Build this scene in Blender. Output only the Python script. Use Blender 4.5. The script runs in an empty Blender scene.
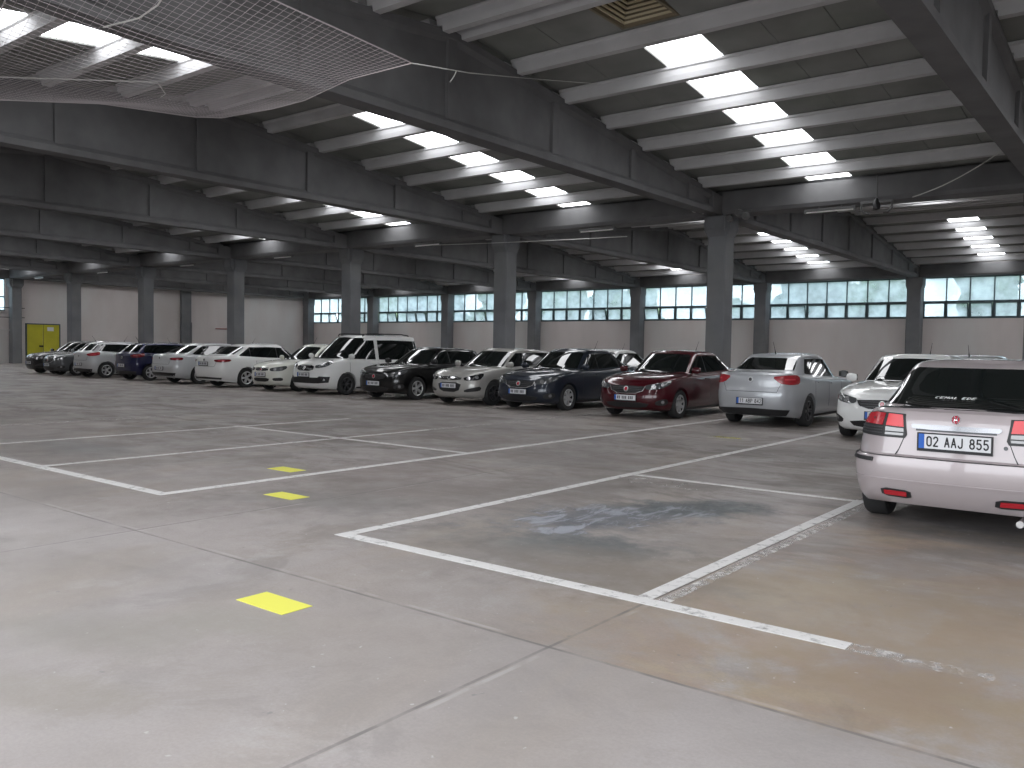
import bpy, bmesh, math, random
import numpy as np
from mathutils import Vector, Matrix
from mathutils.bvhtree import BVHTree
random.seed(7)
SC = bpy.context.scene
COL = SC.collection
R = math.radians

# ------------------------------------------------------------------ materials
def mat(name, col, rough=.6, metal=0, spec=.5, coat=0, emit=None, estr=0):
    m = bpy.data.materials.new(name); m.use_nodes = True
    b = m.node_tree.nodes['Principled BSDF']
    b.inputs['Base Color'].default_value = (*col, 1)
    b.inputs['Roughness'].default_value = rough
    b.inputs['Metallic'].default_value = metal
    b.inputs['Specular IOR Level'].default_value = spec
    b.inputs['Coat Weight'].default_value = coat
    b.inputs['Coat Roughness'].default_value = .04
    if emit:
        b.inputs['Emission Color'].default_value = (*emit, 1)
        b.inputs['Emission Strength'].default_value = estr
    return m

def noisy(m, scale, amt, detail=5, stretch=(1, 1, 1), bump=0, bscale=40, tint=None, tscale=.8, tamt=.5):
    """multiply the base colour by world-position noise, optional tint patches and bump"""
    nt = m.node_tree; N = nt.nodes; L = nt.links
    b = N['Principled BSDF']
    base = tuple(b.inputs['Base Color'].default_value)
    g = N.new('ShaderNodeNewGeometry')
    mp = N.new('ShaderNodeMapping'); mp.inputs['Scale'].default_value = stretch
    L.new(g.outputs['Position'], mp.inputs['Vector'])
    n = N.new('ShaderNodeTexNoise'); n.inputs['Scale'].default_value = scale; n.inputs['Detail'].default_value = detail
    L.new(mp.outputs['Vector'], n.inputs['Vector'])
    mr = N.new('ShaderNodeMapRange'); mr.inputs['From Min'].default_value = .3; mr.inputs['From Max'].default_value = .7
    mr.inputs['To Min'].default_value = 1-amt; mr.inputs['To Max'].default_value = 1+amt*.5
    L.new(n.outputs['Fac'], mr.inputs['Value'])
    mx = N.new('ShaderNodeVectorMath'); mx.operation = 'SCALE'
    src = None
    if tint:
        n2 = N.new('ShaderNodeTexNoise'); n2.inputs['Scale'].default_value = tscale; n2.inputs['Detail'].default_value = 4
        L.new(mp.outputs['Vector'], n2.inputs['Vector'])
        r2 = N.new('ShaderNodeMapRange'); r2.inputs['From Min'].default_value = .45; r2.inputs['From Max'].default_value = .62
        r2.inputs['To Max'].default_value = tamt
        L.new(n2.outputs['Fac'], r2.inputs['Value'])
        mc = N.new('ShaderNodeMix'); mc.data_type = 'RGBA'
        mc.inputs['A'].default_value = base; mc.inputs['B'].default_value = (*tint, 1)
        L.new(r2.outputs['Result'], mc.inputs['Factor'])
        L.new(mc.outputs['Result'], mx.inputs[0])
    else:
        mx.inputs[0].default_value = base[:3]
    L.new(mr.outputs['Result'], mx.inputs['Scale'])
    L.new(mx.outputs['Vector'], b.inputs['Base Color'])
    if bump:
        n3 = N.new('ShaderNodeTexNoise'); n3.inputs['Scale'].default_value = bscale; n3.inputs['Detail'].default_value = 4
        L.new(g.outputs['Position'], n3.inputs['Vector'])
        bp = N.new('ShaderNodeBump'); bp.inputs['Strength'].default_value = bump; bp.inputs['Distance'].default_value = .01
        L.new(n3.outputs['Fac'], bp.inputs['Height']); L.new(bp.outputs['Normal'], b.inputs['Normal'])
    return m

M = {}
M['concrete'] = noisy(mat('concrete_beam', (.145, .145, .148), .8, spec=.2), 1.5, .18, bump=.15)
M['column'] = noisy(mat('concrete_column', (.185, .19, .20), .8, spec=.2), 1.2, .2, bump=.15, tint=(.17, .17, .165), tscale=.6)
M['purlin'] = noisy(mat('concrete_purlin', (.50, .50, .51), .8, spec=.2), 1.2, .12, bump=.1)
M['roofsheet'] = noisy(mat('roof_sheet', (.25, .255, .245), .85, spec=.15), .9, .2, tint=(.24, .26, .23), tscale=.5)
M['seam'] = mat('roof_seam', (.08, .08, .08), .9)
M['wall'] = noisy(mat('wall_plaster', (.60, .55, .535), .85, spec=.2), .7, .1, stretch=(1, 1, .4), tint=(.56, .56, .55), tscale=.35, tamt=.7)
M['frame'] = mat('green_grey_frame', (.05, .075, .085), .5)
M['black'] = mat('black_plastic', (.012, .012, .013), .5)
M['trimblack'] = mat('gloss_black', (.01, .01, .012), .15)
M['glasscar'] = mat('tinted_glass', (.006, .008, .008), .02, spec=.75)
M['rubber'] = mat('tyre_rubber', (.018, .018, .019), .75)
M['well'] = mat('dark_underbody', (.006, .006, .007), .95, spec=.1)
M['alloy'] = mat('alloy', (.60, .60, .61), .3, metal=.6)
M['alloydark'] = mat('dark_alloy', (.07, .07, .075), .35, metal=.5)
M['chrome'] = mat('chrome', (.8, .8, .82), .12, metal=1)
M['lens'] = mat('headlight_glass', (.10, .105, .11), .08, metal=.3, coat=1)
M['trimdull'] = mat('dull_chrome', (.5, .5, .5), .3, metal=.8)
M['bulb'] = mat('headlight_bulb', (.42, .42, .43), .15, metal=.6, coat=1)
M['red'] = mat('taillight_red', (.32, .010, .018), .25, coat=.4)
M['redmid'] = mat('taillight_mid_red', (.55, .05, .07), .2, coat=1)
M['redbright'] = mat('taillight_bright_red', (.62, .025, .035), .3, coat=.25)
M['reddark'] = mat('taillight_dark_red', (.16, .006, .01), .15, coat=1)
M['plate'] = mat('plate_white', (.62, .62, .64), .5)
M['plateblue'] = mat('plate_blue', (.015, .10, .42), .5)
M['inkgrey'] = mat('plate_worn_ink', (.09, .09, .10), .6)
M['ink'] = mat('plate_black', (.01, .01, .012), .5)
M['sticker'] = mat('sticker_white', (.75, .75, .75), .5)
M['badge'] = mat('badge_red', (.35, .01, .03), .25, coat=1)
M['yellow'] = noisy(mat('yellow_door', (.50, .46, .03), .5), 2.0, .1)
M['tube'] = mat('lamp_tube', (.85, .85, .82), .3)
M['lampbody'] = mat('lamp_body', (.10, .10, .10), .5)
M['rope'] = mat('net_rope', (.42, .38, .39), .8)
M['wire'] = mat('white_wire', (.5, .5, .48), .7)
M['vent'] = mat('ventilator_slat', (.62, .56, .40), .6)
M['ventframe'] = mat('ventilator_frame', (.20, .165, .11), .6)
M['redpipe'] = mat('red_pipe', (.25, .06, .05), .5)
M['bark'] = mat('bark', (.08, .06, .04), .9)
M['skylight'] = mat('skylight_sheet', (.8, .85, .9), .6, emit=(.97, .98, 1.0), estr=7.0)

def leafmat(name, c):
    m = noisy(mat(name, c, .8, spec=.2), 3.5, .45, detail=6)
    return m
M['leaf1'] = leafmat('leaves_green', (.16, .24, .15))
M['leaf2'] = leafmat('leaves_blue_green', (.18, .25, .25))
M['grass'] = leafmat('grass', (.20, .24, .14))

def glassmat():                                   # dusty window pane: mostly clear, a little milky
    m = bpy.data.materials.new('dusty_pane'); m.use_nodes = True
    nt = m.node_tree; N = nt.nodes; L = nt.links; N.clear()
    out = N.new('ShaderNodeOutputMaterial')
    tr = N.new('ShaderNodeBsdfTransparent'); tr.inputs['Color'].default_value = (.62, .68, .70, 1)
    tl = N.new('ShaderNodeBsdfTranslucent'); tl.inputs['Color'].default_value = (.60, .68, .73, 1)
    gl = N.new('ShaderNodeBsdfGlossy'); gl.inputs['Roughness'].default_value = .05
    g = N.new('ShaderNodeNewGeometry'); n = N.new('ShaderNodeTexNoise'); n.inputs['Scale'].default_value = 1.3
    n.inputs['Detail'].default_value = 6
    L.new(g.outputs['Position'], n.inputs['Vector'])
    mr = N.new('ShaderNodeMapRange'); mr.inputs['From Min'].default_value = .3; mr.inputs['From Max'].default_value = .7
    mr.inputs['To Min'].default_value = .22; mr.inputs['To Max'].default_value = .62
    L.new(n.outputs['Fac'], mr.inputs['Value'])
    a = N.new('ShaderNodeMixShader'); L.new(mr.outputs['Result'], a.inputs['Fac'])
    L.new(tr.outputs[0], a.inputs[1]); L.new(tl.outputs[0], a.inputs[2])
    b = N.new('ShaderNodeMixShader'); b.inputs['Fac'].default_value = .05
    L.new(a.outputs[0], b.inputs[1]); L.new(gl.outputs[0], b.inputs[2])
    L.new(b.outputs[0], out.inputs['Surface'])
    return m
M['pane'] = glassmat()

def paintmat(name, col, wear, scale=9):           # worn floor paint: missing where the noise is low
    m = mat(name, col, .55); m.use_nodes = True
    nt = m.node_tree; N = nt.nodes; L = nt.links
    b = N['Principled BSDF']; out = N['Material Output']
    g = N.new('ShaderNodeNewGeometry')
    n = N.new('ShaderNodeTexNoise'); n.inputs['Scale'].default_value = scale; n.inputs['Detail'].default_value = 8
    n.inputs['Roughness'].default_value = .7
    L.new(g.outputs['Position'], n.inputs['Vector'])
    mr = N.new('ShaderNodeMapRange'); mr.inputs['From Min'].default_value = .5-wear*.5; mr.inputs['From Max'].default_value = .5-wear*.5+.22
    mr.inputs['To Min'].default_value = .02 if wear < .2 else .12
    L.new(n.outputs['Fac'], mr.inputs['Value'])
    t = N.new('ShaderNodeBsdfTransparent'); mx = N.new('ShaderNodeMixShader')
    L.new(mr.outputs['Result'], mx.inputs['Fac']); L.new(t.outputs[0], mx.inputs[1]); L.new(b.outputs[0], mx.inputs[2])
    L.new(mx.outputs[0], out.inputs['Surface'])
    return m
M['paint'] = paintmat('white_floor_paint', (.64, .62, .61), .5)
M['paintworn'] = paintmat('worn_white_floor_paint', (.60, .57, .55), .12)
M['paintfaint'] = paintmat('faint_white_floor_paint', (.66, .63, .62), -.05, 11)
M['yellowfaint'] = paintmat('faded_yellow_floor_paint', (.62, .58, .10), .1, 6)
M['yellowpaint'] = paintmat('yellow_floor_paint', (.74, .71, .10), .75, 6)

def carpaint(name, col, metal=.0, rough=.3, coat=1.0, flake=0):
    m = mat(name, col, rough, metal=metal*.6, spec=.2, coat=coat)
    return m

# ------------------------------------------------------------------ mesh helpers
def tag(o, label=None, cat=None, group=None, kind=None):
    if label: o['label'] = label
    if cat: o['category'] = cat
    if group: o['group'] = group
    if kind: o['kind'] = kind
    return o

def empty(name, loc=(0, 0, 0), rz=0):
    o = bpy.data.objects.new(name, None); COL.objects.link(o)
    o.location = loc; o.rotation_euler = (0, 0, rz); o.empty_display_size = .2
    return o

class MB:
    def __init__(s): s.v = []; s.f = []; s.m = []
    def add(s, vs, fs, mi=0):
        k = len(s.v); s.v += [tuple(v) for v in vs]
        for f in fs: s.f.append(tuple(i+k for i in f)); s.m.append(mi)
        return s
    def box(s, x0, x1, y0, y1, z0, z1, mi=0):
        return s.add([(x0, y0, z0), (x1, y0, z0), (x1, y1, z0), (x0, y1, z0), (x0, y0, z1), (x1, y0, z1), (x1, y1, z1), (x0, y1, z1)],
                     [(0, 3, 2, 1), (4, 5, 6, 7), (0, 1, 5, 4), (1, 2, 6, 5), (2, 3, 7, 6), (3, 0, 4, 7)], mi)
    def prism(s, poly, axis, a, b, mi=0):
        """extrude a 2D polygon; axis 'x': poly is (y,z), 'y': (x,z), 'z': (x,y)"""
        n = len(poly)
        def P(p, t):
            return {'x': (t, p[0], p[1]), 'y': (p[0], t, p[1]), 'z': (p[0], p[1], t)}[axis]
        vs = [P(p, a) for p in poly]+[P(p, b) for p in poly]
        fs = [tuple(range(n)), tuple(range(2*n-1, n-1, -1))]
        fs += [(i, i+n, (i+1) % n+n, (i+1) % n) for i in range(n)]
        return s.add(vs, fs, mi)
    def tube(s, pts, r, n=6, mi=0, caps=True):
        pts = [Vector(p) for p in pts]; rings = []
        rr = r if isinstance(r, (list, tuple)) else [r]*len(pts)
        for i, p in enumerate(pts):
            a = pts[max(0, i-1)]; b = pts[min(len(pts)-1, i+1)]
            d = (b-a).normalized(); u = d.cross(Vector((0, 0, 1)))
            if u.length < 1e-3: u = d.cross(Vector((0, 1, 0)))
            u.normalize(); w = d.cross(u)
            rings.append([p+(u*math.cos(2*math.pi*k/n)+w*math.sin(2*math.pi*k/n))*rr[i] for k in range(n)])
        vs = [v for q in rings for v in q]; fs = []
        for i in range(len(pts)-1):
            for k in range(n):
                fs.append((i*n+k, i*n+(k+1) % n, (i+1)*n+(k+1) % n, (i+1)*n+k))
        if caps: fs += [tuple(range(n-1, -1, -1)), tuple((len(pts)-1)*n+k for k in range(n))]
        return s.add(vs, fs, mi)
    def lathe(s, prof, n=24, axis='y', c=(0, 0, 0), mi=0, closed=False):
        """prof: (r, t) along axis"""
        vs = []; fs = []
        for r, t in prof:
            for k in range(n):
                a = 2*math.pi*k/n; p = (r*math.cos(a), r*math.sin(a))
                q = {'y': (p[0], t, p[1]), 'z': (p[0], p[1], t), 'x': (t, p[0], p[1])}[axis]
                vs.append((q[0]+c[0], q[1]+c[1], q[2]+c[2]))
        m = len(prof)
        for i in range(m-1 if not closed else m):
            for k in range(n):
                j = (i+1) % m
                fs.append((i*n+k, i*n+(k+1) % n, j*n+(k+1) % n, j*n+k))
        return s.add(vs, fs, mi)
    def build(s, name, mats, parent=None, smooth=False, bevel=0, angle=35):
        me = bpy.data.meshes.new(name); me.from_pydata(s.v, [], s.f)
        mats = mats if isinstance(mats, (list, tuple)) else [mats]
        for q in mats: me.materials.append(q)
        me.polygons.foreach_set('material_index', s.m)
        bm = bmesh.new(); bm.from_mesh(me)
        bmesh.ops.recalc_face_normals(bm, faces=bm.faces[:])
        if bevel:
            bmesh.ops.bevel(bm, geom=bm.edges[:], offset=bevel, segments=1, affect='EDGES')
        if smooth:
            for f in bm.faces: f.smooth = True
            for e in bm.edges:
                if len(e.link_faces) == 2 and e.calc_face_angle(0) > R(angle): e.smooth = False
        bm.to_mesh(me); bm.free()
        o = bpy.data.objects.new(name, me); COL.objects.link(o)
        if parent: o.parent = parent
        return o

def copy_tree(o, parent=None):
    c = o.copy(); COL.objects.link(c); c.parent = parent
    for ch in list(o.children): copy_tree(ch, c)
    return c
ORD = ['first', 'second', 'third', 'fourth', 'fifth', 'sixth', 'seventh', 'eighth', 'ninth', 'tenth', 'eleventh', 'twelfth', 'thirteenth', 'fourteenth', 'fifteenth']

# ------------------------------------------------------------------ building grid (metres)
GX = -10.4465; SP = 7.9155                        # roof girder lines along y
GIRD = [GX-SP*i for i in range(-2, 7)]            # 5.4 .. -57.9
YA, YB, YC = -.36, 23.0, 46.39                    # column rows
RIDGES = [11.32, 34.70]
HALF = 11.68
ZS = 5.32                                         # girder seat
def purlin_z(y, c): return 6.98-.108*abs(y-c)     # purlin soffit
XL, XR = -58.4, 6.2

# ---- floor
def floor_material():
    m = bpy.data.materials.new('stained_concrete_floor'); m.use_nodes = True
    nt = m.node_tree; N = nt.nodes; L = nt.links
    b = N['Principled BSDF']
    g = N.new('ShaderNodeNewGeometry'); sx = N.new('ShaderNodeSeparateXYZ'); L.new(g.outputs['Position'], sx.inputs[0])
    def noise(sc, det=5, rough=.6, stretch=None, dist=0):
        n = N.new('ShaderNodeTexNoise'); n.inputs['Scale'].default_value = sc; n.inputs['Detail'].default_value = det
        n.inputs['Roughness'].default_value = rough; n.inputs['Distortion'].default_value = dist
        if stretch:
            mp = N.new('ShaderNodeMapping'); mp.inputs['Scale'].default_value = stretch
            L.new(g.outputs['Position'], mp.inputs['Vector']); L.new(mp.outputs[0], n.inputs['Vector'])
        else: L.new(g.outputs['Position'], n.inputs['Vector'])
        return n.outputs['Fac']
    def mr(v, a, c, lo=0., hi=1.):
        q = N.new('ShaderNodeMapRange'); q.interpolation_type = 'SMOOTHSTEP'
        q.inputs['From Min'].default_value = a; q.inputs['From Max'].default_value = c
        q.inputs['To Min'].default_value = lo; q.inputs['To Max'].default_value = hi
        L.new(v, q.inputs['Value']); return q.outputs['Result']
    def ma(op, a, c=None, cl=False):
        q = N.new('ShaderNodeMath'); q.operation = op; q.use_clamp = cl
        for i, v in enumerate((a, c)):
            if v is None: continue
            if isinstance(v, (int, float)): q.inputs[i].default_value = v
            else: L.new(v, q.inputs[i])
        return q.outputs[0]
    def mix(f, a, c, blend='MIX'):
        q = N.new('ShaderNodeMix'); q.data_type = 'RGBA'; q.blend_type = blend
        if isinstance(f, (int, float)): q.inputs['Factor'].default_value = f
        else: L.new(f, q.inputs['Factor'])
        for k, v in (('A', a), ('B', c)):
            if isinstance(v, tuple): q.inputs[k].default_value = (*v, 1)
            else: L.new(v, q.inputs[k])
        return q.outputs['Result']
    X, Y = sx.outputs['X'], sx.outputs['Y']
    c = mix(mr(noise(.45, 4), .38, .62), (.285, .252, .236), (.355, .318, .305))
    c = mix(mr(noise(.9, 8, .75, (1, .8, 1), .6), .50, .62, 0, .7), c, (.23, .205, .19))      # brownish worn areas
    c = mix(mr(noise(.33, 5, .6, (1.4, .5, 1), .8), .52, .68, 0, .55), c, (.31, .255, .205))   # tan areas
    c = mix(mr(noise(1.7, 6, .7, None, .4), .55, .72, 0, .35), c, (.45, .43, .425))
    c = mix(mr(noise(7, 8, .8), .62, .75, 0, .35), c, (.17, .16, .155))
    slab = mr(ma('ADD', Y, ma('MULTIPLY', ma('SUBTRACT', fine0 := noise(3.0, 4), .5), .03)), 3.39, 3.42)   # the slabs beyond the cut joint are browner
    rightslab = ma('MULTIPLY', slab, mr(X, -3.2, -1.4))
    c = mix(ma('MULTIPLY', rightslab, mr(noise(.8, 6, .65, None, .8), .40, .58, .05, .9)), c, (.285, .205, .155))
    c = mix(ma('MULTIPLY', rightslab, mr(noise(1.3, 6, .6, (.7, 1.3, 1), .8), .52, .64, 0, .7)), c, (.33, .27, .19))
    c = mix(ma('MULTIPLY', rightslab, mr(noise(.62, 6, .6, None, .7), .52, .60, 0, .85)), c, (.335, .315, .315))
    c = mix(ma('MULTIPLY', rightslab, mr(noise(.9, 7, .7, (1.3, .8, 1), .4), .56, .66, 0, .7)), c, (.19, .155, .13))
    c = mix(mr(noise(60, 4, .7), .35, .65, .0, .22), c, (.16, .145, .14))
    c = mix(ma('MULTIPLY', mr(noise(1.0, 8, .75, (.8, 1.2, 1), .5), .5, .68, 0, .45), mr(Y, 1.0, 4.0, .5, 1.0)), c, (.20, .178, .165))
    c = mix(ma('MULTIPLY', ma('SUBTRACT', 1.0, slab), .25), c, (.35, .325, .325))
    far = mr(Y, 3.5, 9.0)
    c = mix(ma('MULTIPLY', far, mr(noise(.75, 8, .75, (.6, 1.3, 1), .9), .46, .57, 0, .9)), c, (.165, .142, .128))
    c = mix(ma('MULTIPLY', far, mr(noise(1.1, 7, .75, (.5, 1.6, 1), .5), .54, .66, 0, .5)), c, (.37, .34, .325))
    c = mix(mr(noise(2.6, 9, .85, None, .6), .50, .62, 0, .45), c, (.27, .24, .22))
    warp = noise(1.4, 6, .7, None, .7); warp2 = noise(3.1, 5, .7)
    def blot(cx, cy, rx, ry, rot, soft=1.1):
        ca, sa = math.cos(rot), math.sin(rot)
        dx = ma('SUBTRACT', X, cx); dy = ma('SUBTRACT', Y, cy)
        u = ma('DIVIDE', ma('ADD', ma('MULTIPLY', dx, ca), ma('MULTIPLY', dy, sa)), rx)
        v = ma('DIVIDE', ma('SUBTRACT', ma('MULTIPLY', dy, ca), ma('MULTIPLY', dx, sa)), ry)
        d = ma('SQRT', ma('ADD', ma('MULTIPLY', u, u), ma('MULTIPLY', v, v)))
        d = ma('ADD', d, ma('MULTIPLY', ma('SUBTRACT', warp, .5), 2.2))
        d = ma('ADD', d, ma('MULTIPLY', ma('SUBTRACT', warp2, .5), 2.2))
        return mr(d, 1+soft*.5, 1-soft*.5)
    fine = noise(6.5, 8, .8)
    B = [  # cx, cy, rx, ry, rot, colour, strength
        (-1.3, 4.9, 1.5, .75, .2, (.30, .235, .17), .75), (-.6, 3.9, .9, .4, 0, (.26, .20, .14), .7),
        (-.6, 6.2, 1.1, .8, .3, (.24, .19, .145), .55), (-1.9, 5.3, .5, .5, 0, (.33, .27, .20), .5),
        (-3.7, 5.2, .9, .4, .4, (.20, .185, .175), .7), (-5.9, 6.3, .9, 2.0, -.5, (.20, .17, .16), .65), (-6.3, 5.3, .9, .5, .3, (.19, .175, .165), .7), (-7.4, 7.2, .7, .9, .2, (.21, .17, .16), .6), (-9.3, 10.5, 1.5, .8, .2, (.20, .17, .155), .6), (-12.5, 11, 2.5, .9, 0, (.20, .175, .16), .5),
        (-4.0, 6.35, 1.0, .5, 1.15, (.12, .125, .14), 1.0), (-3.55, 7.3, .75, .36, .75, (.085, .095, .10), 1.0),
        (-3.5, 5.35, .55, .35, .4, (.12, .125, .13), 1.0), (-5.0, 8.2, .8, 1.2, 0, (.21, .185, .17), .6),
        (-3.3, 4.7, 1.1, .35, -.1, (.17, .15, .14), .6), (-2.9, 4.9, .8, .5, 0, (.20, .17, .145), .7), (-6.6, 1.2, .9, .9, 0, (.20, .18, .15), .7), (-5.2, .9, 1.2, .4, 0, (.25, .22, .19), .6), (-.4, 7.6, 1.4, .7, 0, (.15, .14, .135), .7), (-4.3, 2.1, .5, .25, .3, (.26, .24, .215), .6), (-3.9, 2.65, .35, .2, .3, (.27, .25, .22), .6), (-3.8, 1.5, .6, .15, .5, (.24, .215, .18), .5),
        (-12, 5.6, 1.2, .5, 0, (.20, .20, .20), .6), (-9.7, 4.8, .8, .3, 0, (.22, .20, .19), .5),
        (-6.8, 9.5, 1.6, 1.0, .2, (.20, .175, .165), .6), (-9.5, 12, 2.5, .9, 0, (.21, .185, .175), .5),
        (-4.3, 12.5, 1.4, 1.2, 0, (.19, .17, .16), .6), (-14, 13.2, 3, .9, 0, (.21, .19, .18), .5), (-1.5, 8.6, 1.0, .9, 0, (.17, .16, .16), .55),
        (-22, 14, 4, 1, .1, (.21, .19, .18), .5), (-30, 13, 5, 1.4, 0, (.23, .21, .195), .5)]
    for cx, cy, rx, ry, ro, colr, st in B:
        c = mix(ma('MULTIPLY', ma('MULTIPLY', blot(cx, cy, rx, ry, ro), mr(fine, .3, .6, .55, 1.)), st), c, colr)
    # whitish swirls inside the dark bluish stain
    sw = ma('MULTIPLY', blot(-4.0, 6.4, .95, .5, 1.15, .4), mr(noise(5, 6, .75, (1, .35, 1), 1.0), .47, .60, 0, .8))
    c = mix(sw, c, (.36, .37, .42))
    # light speckles and dark drops
    c = mix(mr(noise(22, 3, .5), .70, .76, 0, .6), c, (.52, .50, .49))
    c = mix(mr(noise(9, 2, .5), .26, .22, 0, .6), c, (.16, .16, .16))
    # saw-cut joints
    def joint(axis, at, w=.012, lo=None, hi=None):
        v = ma('ADD', axis, ma('MULTIPLY', ma('SUBTRACT', warp2, .5), .012))
        d = ma('ABSOLUTE', ma('SUBTRACT', v, at))
        return mr(d, w, w*.4)
    for ax, at in ((X, -2.4), (Y, 3.4), (X, -6.4), (X, -14.4), (X, -10.45), (Y, 9.4), (Y, 15.4), (Y, -2.6)):
        j = joint(ax, at, .015)
        c = mix(ma('MULTIPLY', j, mr(noise(3, 4), .35, .6, .25, .8)), c, (.13, .12, .115))
        j2 = joint(ax, at+.035, .02)
        c = mix(ma('MULTIPLY', j2, mr(noise(2.2, 5), .45, .6, 0, .35)), c, (.50, .47, .46))
    L.new(c, b.inputs['Base Color'])
    r = mr(noise(1.1, 5), .35, .65, .38, .62)
    L.new(r, b.inputs['Roughness']); b.inputs['Specular IOR Level'].default_value = .3
    bp = N.new('ShaderNodeBump'); bp.inputs['Strength'].default_value = .12; bp.inputs['Distance'].default_value = .006
    L.new(noise(30, 5), bp.inputs['Height']); L.new(bp.outputs['Normal'], b.inputs['Normal'])
    return m
FY0 = -14.0
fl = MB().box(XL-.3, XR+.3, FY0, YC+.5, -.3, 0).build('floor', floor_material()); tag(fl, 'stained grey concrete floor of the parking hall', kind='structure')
gr = MB().box(-140, 90, YC+.5, 140, -.5, -.25).build('trim_1', M['grass'])
tag(gr, 'grassy ground outside behind the hall', kind='structure')
MB().box(-140, 90, -120, FY0, -.5, -.02).build('trim_2', noisy(mat('yard', (.45, .43, .40), .9), .5, .1)); tag(bpy.data.objects['trim_2'], 'pale yard outside the open front', kind='structure')
bpy.data.objects['trim_2']['kind'] = 'structure'

# painted marks: children of the floor
def line(x0, x1, y0, y1, m='paint', label=None, name='parking_line'):
    o = MB().box(x0, x1, y0, y1, .0005, .0025).build(name, M[m], fl)
    if label: o['label'] = label
    return o
W1 = .055
line(-5.13, -1.25, 4.34, 4.46, label='white painted line across the near stalls')
line(-1.25, -1.0, 4.34, 4.46, 'paintworn'); line(-1.0, -.6, 4.33, 4.45, 'paintfaint')
line(-5.13, -5.02, 4.46, 20.4, label='white painted line running towards the silver saloon')
line(-2.50, -2.40, 4.46, 8.9, label='double white painted line left of the near silver car'); line(-2.37, -2.29, 4.46, 8.9, 'paintworn')
line(-5.02, -2.5, 8.78, 8.87, 'paint'); line(-5.09, -1.0, 12.0, 12.08, 'paintfaint')
line(-12.6, -7.69, 4.34, 4.46, label='white painted line across the far left stalls'); line(-7.81, -7.69, 4.46, 20.4, label='long white painted line running towards the red car')
line(-10.52, -10.42, 4.46, 11.0, 'paint'); line(-10.52, -10.42, 11.0, 15.8, 'paintworn'); line(-13.2, -13.10, 4.6, 11.5, 'paint'); line(-16.0, -15.9, 4.8, 9.5, 'paintworn')
line(-13.3, -7.81, 8.9, 9.0, 'paint'); line(-20, -12.6, 4.36, 4.44, 'paintworn')
for k in range(3, 20):
    x = -2.45-2.65*k
    line(x-.04, x+.04, 15.8, 20.4, 'paintworn')
line(-2.49, -2.41, 8.9, 20.4, 'paintworn')
def strokes(pls, w, label):
    mb = MB()
    for pl in pls:
        for a, b in zip(pl, pl[1:]):
            A, B_ = Vector(a), Vector(b); d = (B_-A).normalized(); p = Vector((-d.y, d.x))*w; e = d*w*.4
            mb.prism([tuple(A-e-p), tuple(B_+e-p), tuple(B_+e+p), tuple(A-e+p)], 'z', .0005, .002)
    o = mb.build('bay_number', M['paintworn'], fl); o['label'] = label
strokes([[(-4.688, 8.657), (-4.835, 8.617), (-4.863, 8.436), (-4.738, 8.287), (-4.571, 8.419)], [(-4.462, 8.312), (-4.36, 8.373)],
         [(-4.426, 8.618), (-4.263, 8.638), (-4.236, 8.344), (-4.161, 8.361)], [(-4.116, 8.295), (-3.981, 8.353)]], .022, 'faint worn painted characters inside the stall corner')
strokes([[(-4.324, 11.393), (-4.17, 11.431)], [(-4.061, 11.511), (-3.969, 11.561)]], .02, 'faint worn painted characters in the farther stall')
def quad(pts, m, label):
    o = MB().prism(pts, 'z', .0006, .003).build('yellow_marker', M[m], fl); o['label'] = label
quad([(-4.225, 2.85), (-4.225, 3.06), (-3.8, 3.06), (-3.8, 2.85)], 'yellowpaint', 'nearest yellow painted rectangle')
quad([(-7.02, 5.04), (-7.02, 5.26), (-6.585, 5.26), (-6.585, 5.04)], 'yellowpaint', 'middle yellow painted rectangle')
quad([(-8.47, 6.13), (-8.47, 6.36), (-8.03, 6.36), (-8.03, 6.13)], 'yellowpaint', 'yellow painted rectangle beyond the long white line')
quad([(-6.35, 13.7), (-6.3, 13.9), (-5.8, 13.9), (-5.8, 13.7)], 'yellowfaint', 'small yellow mark near the silver saloon')

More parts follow.
